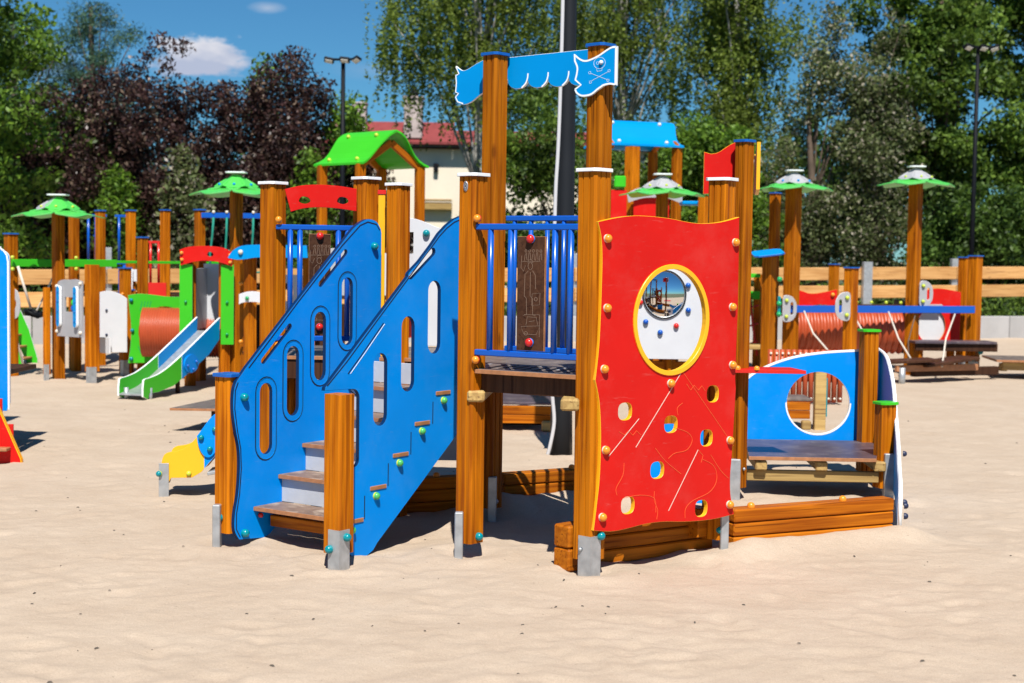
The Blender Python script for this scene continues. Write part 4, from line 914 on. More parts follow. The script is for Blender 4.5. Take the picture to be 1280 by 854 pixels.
# ---- crawl tunnel with green end panel
def tunnel_mesh(length, r, pitch, m, amp=.012, seg=30):
    n = int(length/pitch*4); V = []; Fc = []
    for i in range(n+1):
        x = length*i/n; rr = r+amp*cos(2*pi*i/4)
        for k in range(seg): t = 2*pi*k/seg; V.append((x, rr*cos(t), rr*sin(t)))
    for i in range(n+1):
        rr = r-.025
        x = length*i/n
        for k in range(seg): t = 2*pi*k/seg; V.append((x, rr*cos(t), rr*sin(t)))
    o = (n+1)*seg
    for i in range(n):
        for k in range(seg):
            a, b = i*seg+k, i*seg+(k+1) % seg; Fc.append((a, b, b+seg, a+seg)); Fc.append((o+a, o+a+seg, o+b+seg, o+b))
    for k in range(seg):
        b = (k+1) % seg; Fc.append((k, o+k, o+b, b)); e = n*seg; Fc.append((e+k, e+b, o+e+b, o+e+k))
    return mesh_from(V, Fc, m, True)
tn = thing('crawl_tunnel', 'orange ribbed crawl tunnel coming out of a green end panel on the left', 'crawl tunnel', (-3.5, 15.2, 0))
FT = frame((-3.95, 15.12, 0), (.93, .36, 0))
to_ = smooth_pts([(.02, .86, 'c'), (.12, .875), (.25, .868), (.45, .845), (.70, .85, 'c'), (.68, .5), (.70, .165, 'c'), (.02, .165, 'c'), (.045, .35), (.05, .55), (.03, .75)], 4)
gp_ = part('end_panel', plate(to_, [ellipse(.385, .485, .262, .262, 40)], .02, 'green', 'pale_green'), tn, FT)
for u, z in ((.05, .81), (.06, .50), (.05, .21)): bolt(gp_, FT, u, z, .01, ('teal', 'teal'), .02)
part('engraving', ribbon([[(.14+.03*k, .70+.01*k), (.16+.03*k, .80)] for k in range(4)], .007, 'bolt_green', .0112), gp_, FT)
part('engraving', ribbon([[(.12+.03*k, .34), (.15+.03*k, .26)] for k in range(4)], .007, 'bolt_green', .0112), gp_, FT)
cc = FT @ Vector((.385, .485, 0)); q = Vector((.90, .04, 0)).normalized()
part('ribbed_tube', tunnel_mesh(.95, .250, .026, 'tunnel', .007), tn, T(cc.x-.18, cc.y-.14, cc.z) @ Matrix.Rotation(math.atan2(.08, 1), 4, 'Z'))
part('foot', box(.10, .05, .2, 'galv', .004), tn, T(cc.x-.05, cc.y, .08))

# ---- blue canopy hut
bh = thing('blue_canopy_hut', 'little hut with curved blue canopy and white panels behind the left stair', 'play hut', (-2.2, 13.8, 0))
for x, y, z in ((-2.42, 13.65, 1.285), (-2.53, 14.05, 1.22), (-1.92, 13.95, 1.28), (-2.32, 14.6, 1.22)): pole_post(bh, x, y, z, s=.092, cap=None)
co_ = smooth_pts([(-.16, 1.26, 'c'), (-.11, 1.33), (-.03, 1.372), (.10, 1.384), (.30, 1.385), (.56, 1.383, 'c'), (.57, 1.27, 'c'), (.3, 1.268), (.1, 1.266), (0, 1.25), (-.08, 1.245)], 4)
FC = frame((-2.44, 13.50, 0), (1, 0, 0)); cb = part('canopy_board', plate(co_, [], .018, 'sky_blue', 'blue_cap'), bh, FC)
V = []; 
for i, p in enumerate(smooth_pts([(-.15, 1.27), (-.10, 1.335), (-.03, 1.37), (.10, 1.382), (.56, 1.382)], 4, False)):
    for y in (0, .85): V.append((p[0]-2.44, 13.51+y, p[1]))
part('canopy', mesh_from(V, [(2*i, 2*i+2, 2*i+3, 2*i+1) for i in range(len(V)//2-1)], 'sky_blue'), bh)
bolt(cb, FC, -.04, 1.315, .01, ('bolt_white', 'bolt_white'), .022); bolt(cb, FC, .25, 1.30, .01, ('bolt_white', 'bolt_white'), .022)
wb = smooth_pts([(-.06, .93, 'c'), (.02, .955), (.10, .955), (.22, .93, 'c'), (.22, .83, 'c'), (.10, .86), (-.02, .855), (-.06, .835, 'c')], 4)
wbb = part('white_band', plate(wb, [], .016, 'white', 'white_edge'), bh, FC @ T(0, 0, -.03)); bolt(wbb, FC, .015, .895, -.02, ('bolt_green', 'bolt_green'), .018)
part('white_board', plate([(.05, .55), (.55, .55), (.55, 1.10), (.05, 1.10)], [ellipse(.22, .93, .07, .09, 20)], .016, 'white', 'white_edge'), bh, FC @ T(0, 0, -1.0))
part('side_board', box(.9, .02, .5, 'brown_board', .002), bh, T(-2.1, 14.6, .55)); bar('deck_board', (-2.5, 14.1, .38), (-1.9, 14.1, .38), .8, .03, 'brown_board', bh)
for z in (.47, 1.02): bolt_w(bh, -2.56, 13.97, z, (-.5, -.8, 0), ('orange_yellow', 'orange_yellow'), .02)

# ---- gable towers
def gable(th_, p0, p1, p2, p3, z_ridge, z_eave, over, side, m):
    """p0-p1 near eave posts, p3-p2 far eave posts; ridge runs along p0->p1"""
    p0, p1, p2, p3 = [Vector((*p, 0)) for p in (p0, p1, p2, p3)]
    rd = (p1-p0).normalized(); ma = (p0+p3)/2; mb = (p1+p2)/2; ln = (p1-p0).length; half = (p3-p0).length/2
    for s_ in (0, 1):
        od = ((p0-p3) if s_ == 0 else (p3-p0)).normalized(); V = []; nu, nv = 10, 8
        for i in range(nu+1):
            for j in range(nv+1):
                t = j/nv; wav = .035*sin(t*2*pi+.6)
                u = -over-wav*.6+(ln+2*over+1.2*wav)*i/nu
                z = z_ridge-(z_ridge-z_eave)*t+.030*sin(t*2*pi)
                q = ma+rd*u+od*(half+side)*t
                V.append((q.x, q.y, z)); V.append((q.x, q.y, z-.022))
        def id_(i, j, k): return (i*(nv+1)+j)*2+k
        Fc = []
        for i in range(nu):
            for j in range(nv):
                f1 = (id_(i, j, 0), id_(i+1, j, 0), id_(i+1, j+1, 0), id_(i, j+1, 0)); f2 = tuple(reversed([x+1 for x in f1])); Fc += [f1, f2]
        for i in range(nu): Fc += [(id_(i, nv, 0), id_(i+1, nv, 0), id_(i+1, nv, 1), id_(i, nv, 1)), (id_(i, 0, 1), id_(i+1, 0, 1), id_(i+1, 0, 0), id_(i, 0, 0))]
        for j in range(nv): Fc += [(id_(0, j, 0), id_(0, j+1, 0), id_(0, j+1, 1), id_(0, j, 1)), (id_(nu, j+1, 0), id_(nu, j, 0), id_(nu, j, 1), id_(nu, j+1, 1))]
        rf = part('roof', mesh_from(V, Fc, m, False), th_)
        for (uu, tt) in ((.12, .25), (.85, .25), (.12, .82), (.85, .82)):
            q = ma+rd*(ln*uu)+od*(half+side)*tt; z = z_ridge-(z_ridge-z_eave)*tt+.030*sin(tt*2*pi)
            nr = Vector((od.x*(z_ridge-z_eave), od.y*(z_ridge-z_eave), (half+side)))
            part('bolt', bolt_mesh('lime' if m == 'green' else 'bolt_white', 'lime' if m == 'green' else 'bolt_white', .022), rf, T(q.x, q.y, z) @ nr.to_track_quat('Z', 'Y').to_matrix().to_4x4())
    for e_, f_ in ((p0, p3), (p1, p2)):
        for s_ in (e_, f_):
            m_ = (e_+f_)/2; bar('rafter', (s_.x, s_.y, z_eave-.03), (m_.x, m_.y, z_ridge-.13), .045, .07, 'beam_wood', th_)
gtw = thing('green_roof_tower', 'play tower with bright green wavy gable roof in front of the cream house', 'play tower', (-1.5, 16, 0))
q0, q1, q2, q3 = (-2.06, 15.95), (-1.61, 15.55), (-1.02, 16.05), (-1.47, 16.45)
for (x, y) in (q0, q1, q2, q3): pole_post(gtw, x, y, 2.27, s=.092, cap=None, yaw=30)
gable(gtw, q0, q1, q2, q3, 2.63, 2.27, .08, .04, 'green')
bar('deck_board', (-2.0, 16.0, .85), (-1.1, 16.0, .85), .8, .03, 'brown_board', gtw)
part('side_board', box(.6, .02, .5, 'white', .003), gtw, TR(-1.84, 15.75, 1.12, -.72)); part('side_board', box(.72, .02, .45, 'white', .003), gtw, TR(-1.32, 15.8, 1.10, .70))
part('side_board', box(.6, .02, .4, 'bolt_red', .003), gtw, TR(-1.25, 16.2, .60, .70))

btw = thing('blue_roof_tower', 'play tower with blue gable roof on orange posts behind the red climbing panel', 'play tower', (1.5, 17, 0))
r0, r1, r2_, r3 = (1.10, 16.75), (1.86, 17.0), (1.64, 17.65), (.88, 17.4)
for (x, y, s_) in ((1.33, 16.8, .13), (1.86, 17.05, .095), (1.64, 17.65, .09), (.95, 17.4, .09), (2.06, 16.1, .10)): pole_post(btw, x, y, 2.58 if x < 2 else 2.0, s=s_, cap=None)
gable(btw, r0, r1, r2_, r3, 2.89, 2.60, .06, .02, 'sky_blue')
ob_ = smooth_pts([(-.32, 2.03, 'c'), (-.2, 2.09), (0, 2.11), (.2, 2.08), (.30, 2.0, 'c'), (.30, 1.92, 'c'), (.15, 1.98), (0, 1.99), (-.15, 1.98), (-.30, 1.93, 'c')], 4)
FBt = frame((1.58, 16.6, 0), (1, 0, 0))
part('arch_board', plate(ob_, [], .018, 'grey_panel', 'white_edge'), btw, FBt); part('side_board', box(.40, .018, .62, 'red', .003), btw, T(1.54, 16.65, 1.68))
part('side_board', box(.18, .018, .5, 'red', .003), btw, T(1.17, 16.6, 1.82)); part('side_board', box(.13, .04, .13, 'green', .02), btw, T(1.18, 16.58, 2.16))
part('side_plate', box(.40, .3, .04, 'sky_blue', .01), btw, T(2.03, 16.3, 1.92)); bar('deck_board', (1.0, 17.2, .9), (1.9, 17.2, .9), .8, .03, 'brown_board', btw)

# ---- mirror panel behind the round window
mpn_ = thing('mirror_panel', 'white panel with a round bubble mirror seen through the red panel window', 'mirror panel', (1.0, 9.7, 0))
FM = frame((1.0, 9.6, 0), (1, 0, 0))
wpan = part('white_board', plate(smooth_pts([(-.30, .655, 'c'), (.36, .655, 'c'), (.36, 1.27, 'c'), (.1, 1.30), (-.30, 1.28, 'c')], 4), [], .02, 'white', 'white_edge'), mpn_, FM)
V = []; Fc = []; seg = 36; R0 = .136; CA = radians(24)
for i in range(9):
    a = i/8*CA
    for k in range(seg): t = 2*pi*k/seg; V.append((R0*sin(a)/sin(CA)*cos(t), (R0*sin(a)/sin(CA))*1.12*sin(t), (cos(a)-cos(CA))*R0*2.2))
for i in range(8):
    for k in range(seg): Fc.append((i*seg+k, (i+1)*seg+k, (i+1)*seg+(k+1) % seg, i*seg+(k+1) % seg))
mi_ = part('mirror', mesh_from(V, Fc, 'mirror', True), wpan, FM @ T(-.018, 1.075, .012))
part('mirror_rim', plate(ellipse(0, 0, .144, .160, 40), [ellipse(0, 0, .133, .149, 40)], .012, 'black_steel', 'galv'), mi_, FM @ T(-.018, 1.075, .014))
for u, z, c in ((-.173, 1.02, 'bolt_red'), (-.135, .895, 'teal'), (-.04, .828, 'teal'), (.063, .872, 'bolt_red'), (.139, .974, 'teal'), (.135, 1.135, 'blue_cap'), (-.165, 1.15, 'teal')): bolt(wpan, FM, u, z, .01, (c, 'blue_rail' if c == 'teal' else c), .018)
pole_post(mpn_, 1.03, 9.70, .98, s=.10, cap=None, z0=-.05); pole_post(mpn_, .62, 9.72, 1.30, s=.09, cap=None); 
bar('board', (.62, 9.68, .60), (1.40, 9.68, .60), .03, .07, 'beam_wood', mpn_)

# ---- yellow slide at the left of the ship
ysl = thing('yellow_slide', 'yellow and blue slide end coming out left of the ship stairs', 'slide', (-1.85, 7.85, 0))
yt = smooth_pts([(-.012, .12, 'c'), (-.008, .19), (.014, .232), (.086, .248), (.141, .282), (.183, .33), (.242, .412), (.30, .472), (.62, .80, 'c')], 4, False)
yt = [(-.012, .14), (-.010, .18)]+[p for p in yt if p[0] > -.005]
yb = [(-.012, .10), (.02, .06), (.04, .10), (.15, .102), (.20, .132), (.243, .184), (.302, .253), (.62, .60)]
slide(ysl, (-1.85, 7.85), (1, .05), .26, yt, yb, .215, 'yellow', 'blue', (.238, .343, .060, .130, 'blue', 'teal'))
FY = frame((-1.85, 7.85, 0), (1, .05, 0))
ym = part('foot_plate', box(.052, .006, .24, 'galv', .001), ysl, TR(-1.845, 7.83, .06, .25)); bolt_w(ym, -1.866, 7.822, .125, (-.3, -1, 0), ('lime', 'teal'), .016)
bolt(ysl, FY, .135, .125, .009, ('bolt_green', 'lime'), .014)
bar('runner', (-1.62, 7.93, .125), (-.95, 7.97, .26), .20, .018, 'galv', ysl); rod('leg', (-1.45, 8.0, -.05), (-1.45, 8.0, .2), .03, 'black_steel', ysl)
post(ysl, -1.30, 8.15, .80, 40, None, s=.085, foot=False, z0=-.05)

# ---- low platforms
lpf = thing('low_plank_platform', 'low grey plywood platform in the sand behind the yellow slide', 'platform', (-2.1, 11, 0))
part('top_board', plate([(-2.49, 10.75), (-1.75, 10.72), (-1.75, 11.55), (-2.29, 11.57)], [], .018, 'deck', 'ply_edge'), lpf, T(0, 0, .16)); bar('support', (-2.22, 10.95, .06), (-1.8, 10.95, .06), .08, .16, 'brown_board', lpf)
bar('support', (-2.22, 11.35, .06), (-1.8, 11.35, .06), .08, .16, 'brown_board', lpf)
lb = thing('low_timber_platform', 'low two-board timber platform on the sand beyond the ship deck', 'platform', (.1, 11.2, 0))
part('top_board', box(.75, .75, .02, 'bench_deck', .003), lb, T(-.03, 11.46, .205))
for k in range(2): bar('side_board', (-.40, 11.10, .155-.068*k), (.33, 11.10, .155-.068*k), .04, .064, 'beam_wood', lb)
for y in (11.06, 11.7): bar('block', (.23, y, .04), (.33, y, .04), .07, .075, 'raw_wood', lb, bev=.01)
bar('joist', (-.38, 11.4, .05), (.25, 11.4, .05), .06, .08, 'brown_board', lb)
gs = thing('grey_step_block', 'grey metal step post beside the low timber platform', 'step', (-.38, 10.9, 0))
part('block', box(.10, .10, .30, 'galv', .004), gs, T(-.40, 10.95, .1)); pole_post(gs, -.33, 11.15, .62, s=.07, cap=None)

# ---- right: wobble bridge course
wc = thing('wobble_bridge_course', 'balance course with long blue bar, hanging ropes and plank platforms on the right', 'climbing course', (4.6, 16.6, 0))
for x, y, z, s_ in ((3.54, 15.5, 1.25, .115), (3.92, 18.1, 1.28, .10), (5.38, 17.25, 1.40, .125), (5.44, 17.85, 1.385, .12), (3.05, 17.35, 2.10, .10)):
    post(wc, x, y, z, 45, BB, True, s=s_, z0=.10 if x > 5.2 and y < 17.5 else -.05)
bolt_w(wc, 5.36, 17.15, .20, (-.6, -.8, 0), ('teal', 'teal'), .03); bolt_w(wc, 5.43, 17.15, .28, (.6, -.8, 0), ('teal', 'teal'), .03)
bar('bar', (3.06, 16.72, .762), (5.34, 17.12, .772), .05, .082, 'blue_rail', wc)
def grip(x, y, z, flip=1):
    f = frame((x, y, z), (1, .1, 0)); o_ = smooth_pts([(-.05*flip, .14), (.04*flip, .135), (.09*flip, .07), (.10*flip, 0), (.09*flip, -.08), (.04*flip, -.14), (-.05*flip, -.14), (-.06*flip, 0)], 3)
    g_ = part('grip_plate', plate(o_, [stadium((.045*flip, -.055), (.045*flip, .055), .018, 5)], .022, 'grey_panel', 'white_edge'), wc, f)
    for zz in (-.09, .09): bolt(g_, f, -.02*flip, zz, .012, ('bolt_green', 'lime'), .022)
grip(3.10, 16.66, .77); grip(3.46, 15.42, .84, -1); grip(4.74, 17.05, .95)
def rope(pts, r=.010, m='rope_white'): tube('rope', pts, r, m, wc, 6)
rope([(3.30, 16.74, .74), (3.36, 16.5, .50), (3.52, 16.2, .27)]); rope([(3.86, 16.84, .74), (3.93, 16.5, .5), (4.02, 16.2, .25)]); rope([(4.30, 16.92, .74), (4.34, 16.6, .45), (4.42, 16.3, .22)])
rope([(5.10, 17.05, .72), (4.9, 16.7, .45), (4.72, 16.2, .17)]); rope([(4.60, 16.9, .70), (4.45, 16.6, .42), (4.38, 16.3, .2)], .007, 'bark')
part('plank', box(.62, .34, .03, 'brown_board', .004), wc, TR(4.30, 16.1, .235, .1) @ Matrix.Rotation(-.05, 4, 'Y'))
part('plank', box(.75, .34, .03, 'brown_board', .004), wc, TR(4.78, 16.35, .22, .45) @ Matrix.Rotation(-.10, 4, 'Y'))
part('plank', box(.95, .35, .028, 'bench_deck', .004), wc, TR(5.05, 17.0, .40, .06)); bar('plank_side', (4.60, 16.85, .35), (5.55, 16.9, .345), .03, .09, 'brown_board', wc)
bar('plank_side', (4.15, 15.95, .16), (5.2, 16.5, .15), .04, .07, 'ply_edge', wc)
rod('leg', (4.22, 15.95, -.05), (4.22, 15.95, .17), .035, 'galv', wc, 10); bar('support', (4.4, 16.2, .10), (5.5, 16.75, .10), .08, .09, 'brown_board', wc)
for x, y in ((5.15, 16.75), (5.62, 17.0)): bar('block', (x, y, .12), (x+.07, y, .12), .09, .09, 'raw_wood', wc)
t_ = part('deck_board', plate([(5.5, 16.75), (6.9, 16.6), (6.9, 17.5), (5.6, 17.6)], [], .025, 'deck', 'ply_edge'), wc, T(0, 0, .205)); bar('joist', (5.6, 16.85, .14), (6.9, 16.75, .14), .06, .09, 'raw_wood', wc)
bar('joist', (6.0, 16.75, .05), (6.9, 16.7, .05), .08, .06, 'beam_wood', wc)
bp2 = thing('blue_plate_post', 'slender orange post with tilted blue plate and green knobs right of the ship stern', 'play post', (2.43, 14.0, 0))
post(bp2, 2.43, 14.05, 1.35, 45, None, False, s=.105, z0=-.05); part('top_plate', cap_mesh(.29, 'sky_blue', 'blue_cap'), bp2, T(2.40, 14.0, 1.375) @ Matrix.Rotation(radians(-7), 4, 'Y') @ Matrix.Rotation(radians(10), 4, 'X'))
for z in (1.13, .90, .80): bolt_w(bp2, 2.51, 13.98, z, (.7, -.7, 0), ('bolt_green', 'bolt_green'), .025)
part('knob_plate', box(.03, .05, .20, 'teal', .01), bp2, T(2.52, 14.0, .87))
ct = thing('long_crawl_tunnel', 'long orange ribbed crawl tunnel lying behind the blue bar on the right', 'crawl tunnel', (3.9, 17.4, 0))
part('ribbed_tube', tunnel_mesh(1.30, .265, .075, 'tunnel', .020), ct, TR(3.26, 17.3, .515, .05))
FR1 = frame((3.22, 17.25, 0), (.52, -.06, 0))
e1 = part('end_panel', plate(smooth_pts([(-.05, .98, 'c'), (.1, .97), (.25, .93), (.4, .95), (.55, .985, 'c'), (.55, .86, 'c'), (.52, .80), (.30, .80), (.12, .70), (.02, .5), (.06, .2), (-.05, .1, 'c')], 4), [], .02, 'red', 'orange_yellow'), ct, FR1)
bolt(e1, FR1, .50, .92, .01, ('orange_yellow', 'orange_yellow'), .025)
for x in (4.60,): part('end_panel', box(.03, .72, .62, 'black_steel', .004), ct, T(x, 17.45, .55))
bar('top_board', (3.75, 17.25, .79), (4.62, 17.3, .80), .22, .03, 'brown_board', ct)
for k in range(4): bolt_w(ct, 4.0+.17*k, 17.2, .83, (0, -.4, 1), ('lime', 'lime'), .02)
rp2 = thing('red_round_panel', 'red panel with big grey and white round inset beside the right posts', 'activity panel', (5.1, 17.8, 0))
FP = frame((4.86, 17.75, 0), (1, .05, 0))
p_ = part('red_board', plate(smooth_pts([(.0, .92, 'c'), (.12, .985), (.28, 1.0), (.52, .96, 'c'), (.52, .30, 'c'), (0, .30, 'c')], 4), [ellipse(.17, .55, .17, .21, 36)], .022, 'red', 'orange_yellow'), rp2, FP)
part('inset_board', plate(ellipse(.17, .55, .18, .22, 36), [], .012, 'white', 'white_edge'), rp2, FP @ T(0, 0, -.03))
part('shade_hood', box(.30, .02, .10, 'grey_panel', .004), rp2, FP @ T(.12, .80, .05))
for x in (4.92, 5.30): pole_post(rp2, x, 17.86, .92, s=.08, cap=None)
# orange palisade of pipes
ps = thing('orange_pipe_fence', 'row of upright orange pipes with white bolts behind the blue bow panel', 'play barrier', (2.7, 13.4, 0))
br_ = bar('back_board', (2.34, 13.50, .25), (3.02, 13.55, .25), .03, .10, 'brown_board', ps)
pm = tube_mesh([(0, 0, .0), (0, 0, .48)], .0235, 'tunnel', 10)
for k in range(13):
    x = 2.35+.054*k; p_ = part('pipe', pm, ps, T(x, 13.42+.004*k, .02))
    for z in (.055, .465): bolt_w(p_, x, 13.395+.004*k, z, (0, -1, 0), ('bolt_white', 'bolt_white'), .011)
lp3 = thing('two_board_step', 'small two-board timber step with raw post seen through the bow hole', 'step', (2.25, 11.5, 0))
for k in range(2): bar('board', (1.95, 11.5, .175-.067*k), (2.33, 11.5, .175-.067*k), .04, .063, 'beam_wood', lp3)
part('top_board', box(.42, .35, .02, 'deck', .003), lp3, T(2.14, 11.68, .222)); bar('block', (2.26, 11.46, .03), (2.33, 11.46, .03), .07, .07, 'raw_wood', lp3, bev=.008)
part('post', box(.085, .08, .55, 'raw_wood', .004), lp3, T(2.395, 11.45, .20)); part('side_strip', box(.012, .06, .30, 'teal', .002), lp3, T(2.445, 11.46, .25))
# red netting and green ring behind the stern post
nt_ = thing('red_net_climber', 'red net climber with green bars glimpsed right of the stern post', 'rope net', (2.6, 18, 0))
for x in (2.55, 3.02): pole_post(nt_, x, 18.2, 1.15, s=.09, cap=None)
for z, m_ in ((1.12, 'green'), (.88, 'green')): bar('bar', (2.55, 18.1, z), (3.02, 18.1, z), .05, .05 if z > 1 else .10, m_, nt_)
for k in range(4): tube('rope', [(2.6+.1*k, 18.05, .85), (2.75+.06*k, 18.0, .5), (2.62+.12*k, 17.95, .15)], .014, 'rope_red', nt_, 6)
for k in range(3): tube('rope', [(2.56, 18.05, .75-.22*k), (2.8, 18.0, .70-.22*k), (3.0, 18.05, .76-.22*k)], .012, 'rope_red', nt_, 6)
part('seat_board', box(.5, .4, .05, 'raw_wood', .01), nt_, T(2.75, 17.6, .28))

# ================================================================== WALL, FENCE, LAMPS, HOUSE
WA = Vector((-12.5, 18.65, 0)); WB = Vector((14.5, 28.05, 0))       # line of the retaining wall
wd = (WB-WA); WL = wd.length; wdn = wd.normalized(); wn = Vector((wdn.y, -wdn.x, 0)); wyaw = math.atan2(wd.y, wd.x)
def wp_(t, o=0, z=0): q = WA+wdn*t+wn*o; return Vector((q.x, q.y, z))
rw_ = thing('retaining_wall', 'low grey concrete retaining wall along the far edge of the sand', 'wall', wp_(WL/2))
n_ = 14; seg_ = WL/n_
for k in range(n_):
    c = wp_((k+.5)*seg_, 0, .155); part('wall_panel', box(seg_-.012, .14, .47, 'concrete', .01), rw_, TR(c.x, c.y, c.z, wyaw))
fe = thing('board_fence', 'pale two-board timber fence on grey posts above the concrete wall', 'fence', wp_(WL/2, -.3))
def ftop(t): return 1.04+(1.262-1.04)*((t-6.2)/(16.4))
bl = WL/8
for k in range(8):
    t0, t1 = k*bl+.006, (k+1)*bl-.006
    for j, (dz, h) in enumerate(((.108, .215), (.427, .215))):
        p0 = wp_(t0, -.10, ftop(t0)-dz*(1 if j == 0 else .98)); p1 = wp_(t1, -.10, ftop(t1)-dz); bar('board', p0+Vector((0, 0, .003*((k*7+j*3) % 5-2))), p1, .045, h, 'fence_wood', fe, bev=.008)
for k in range(9):
    t = k*bl if k not in (6,) else k*bl
    c = wp_(min(max(t, .05), WL-.05), -.16, .60); part('post', box(.14, .075, 1.50, 'galv', .004), fe, TR(c.x, c.y, c.z+.05*(k/8), wyaw))
c = WA+wdn*((8.15+12.5)/cos(wyaw)/1.0); 
c = wp_(19.6, -.02, .63); part('post', box(.17, .075, 1.36, 'galv', .004), fe, TR(c.x, c.y, c.z, wyaw))

def lamp(x, y, h, label, r=.046, yaw=0, lit=True):
    t = thing('floodlight_pole', label, 'light pole', (x, y, 0), 'black floodlight poles')
    tube('pole', [(x, y, -.1), (x, y, h*.5), (x, y, h)], [r*1.25, r, r*.8], 'black_steel', t, 12)
    M0 = TR(x, y, h+.02, yaw); part('crossarm', box(.62, .04, .04, 'black_steel', .006), t, M0)
    for sx, pit in ((-.24, .35), (.06, .2), (.28, -.6)):
        Ml = M0 @ T(sx, -.08, -.02) @ Matrix.Rotation(radians(55), 4, 'X') @ Matrix.Rotation(pit, 4, 'Y')
        hd_ = part('floodlight', box(.18, .05, .13, 'black_steel', .012), t, Ml); part('glass', box(.13, .008, .09, 'lamp_glass', .002), hd_, Ml @ T(0, -.034, 0))
    return t
lamp(-3.11, 26.9, 4.80, 'slim black floodlight pole left of the cream house', yaw=-.25)
lamp(8.47, 27.4, 5.25, 'slim black floodlight pole before the big trees on the right', .042, yaw=.2)
mp_ = thing('floodlight_pole', 'thick dark lighting pole with white conduit rising behind the ship deck', 'light pole', (.335, 9.78, 0), 'black floodlight poles')
Vt = [(.335, 9.78, -.08), (.335, 9.78, .35), (.338, 9.78, 1.4), (.345, 9.78, 3.0), (.35, 9.78, 6.2)]
part('pole', tube_mesh([Vector(v)-Vector(Vt[0]) for v in Vt], [.078, .070, .061, .048, .040], 'pole_steel', 8), mp_, T(*Vt[0]))
cw = [(.24, 9.71, -.02), (.262, 9.70, .07), (.285, 9.70, .22), (.272, 9.70, .38), (.262, 9.70, .52), (.282, 9.70, .72), (.275, 9.70, 1.0), (.268, 9.70, 1.4), (.272, 9.71, 1.75), (.283, 9.715, 2.0), (.292, 9.715, 2.4), (.300, 9.72, 3.2), (.306, 9.73, 6.0)]
cws = [tuple(Vector(p)) for p in cw]
sm = []
for i in range(len(cws)-1):
    p0, p1, p2, p3 = [Vector(cws[max(0, min(len(cws)-1, i+j))]) for j in (-1, 0, 1, 2)]
    for k in range(5): t = k/5; sm.append(.5*((2*p1)+(p2-p0)*t+(2*p0-5*p1+4*p2-p3)*t*t+(-p0+3*p1-3*p2+p3)*t**3))
tube('conduit', sm+[Vector(cws[-1])], .0125, 'conduit', mp_, 8)
part('crossarm', box(.7, .05, .05, 'black_steel', .006), mp_, T(.35, 9.78, 6.22))

hs = thing('cream_house', 'cream rendered house with dark red roof and two pale chimneys beyond the trees', 'house', (-1.5, 55, 0))
part('wall', box(13.5, 8.0, 5.2, 'plaster', .02), hs, T(-.6, 54.5, 2.35))
V = []
x0, x1 = -6.4, 6.6
Y0, Y1, Y2 = 50.15, 51.6, 59.2
for x, zr in ((x0, 5.93), (-2.1, 5.93)): V += [(x, Y0, 5.12), (x, Y1, zr), (x, Y2, 5.12), (x, Y0, 5.0), (x, Y2, 5.0)]
Fc = [(0, 5, 6, 1), (1, 6, 7, 2), (0, 1, 2, 4, 3), (5, 8, 9, 7, 6), (3, 8, 5, 0), (2, 7, 9, 4), (3, 4, 9, 8)]
part('roof', mesh_from(V, Fc, 'roof_red'), hs)
V = []
for x, zr in ((-2.09, 5.66), (x1, 5.66)): V += [(x, Y0+.05, 5.10), (x, Y1, zr), (x, Y2, 5.12), (x, Y0+.05, 4.99), (x, Y2, 5.0)]
part('roof', mesh_from(V, Fc, 'roof_red'), hs)
bar('eave_board', (x0, Y0-.03, 5.04), (x1, Y0-.03, 5.04), .05, .14, 'eave', hs); bar('gutter', (x0, Y0-.12, 5.10), (x1, Y0-.12, 5.10), .10, .09, 'roof_red', hs)
ch = part('chimney', box(.62, .6, 1.35, 'chimney', .02), hs, T(-3.45, 50.6, 5.95)); part('chimney_cap', box(.72, .7, .07, 'chimney', .01), ch, T(-3.45, 50.6, 6.65)); part('cowl', tube_mesh([(0, 0, 0), (0, 0, .16), (0, 0, .32), (0, 0, .42)], [.14, .15, .07, .01], 'black_steel', 10), ch, T(-3.42, 50.6, 6.68))
ch = part('chimney', box(.5, .6, 1.3, 'chimney', .02), hs, T(-5.35, 51.2, 5.85)); part('chimney_cap', box(.56, .66, .06, 'chimney', .01), ch, T(-5.35, 51.2, 6.5))
for x in (-4.6, 3.1, 4.7):
    w_ = part('window', box(1.1, .10, 1.3, 'white', .01), hs, T(x, 50.48, 2.9)); part('pane', box(.45, .04, 1.1, 'window_glass', 0), w_, T(x-.25, 50.42, 2.9)); part('pane', box(.45, .04, 1.1, 'window_glass', 0), w_, T(x+.25, 50.42, 2.9))
part('wall_lamp', box(.16, .2, .30, 'black_steel', .03), hs, T(-2.66, 50.4, 4.3)); part('ledge', box(1.1, .3, .22, 'raw_wood', .02), hs, T(-2.65, 50.35, 2.98)); part('ledge', box(1.1, .3, .06, 'raw_wood', .02), hs, T(-2.65, 50.3, 3.2))

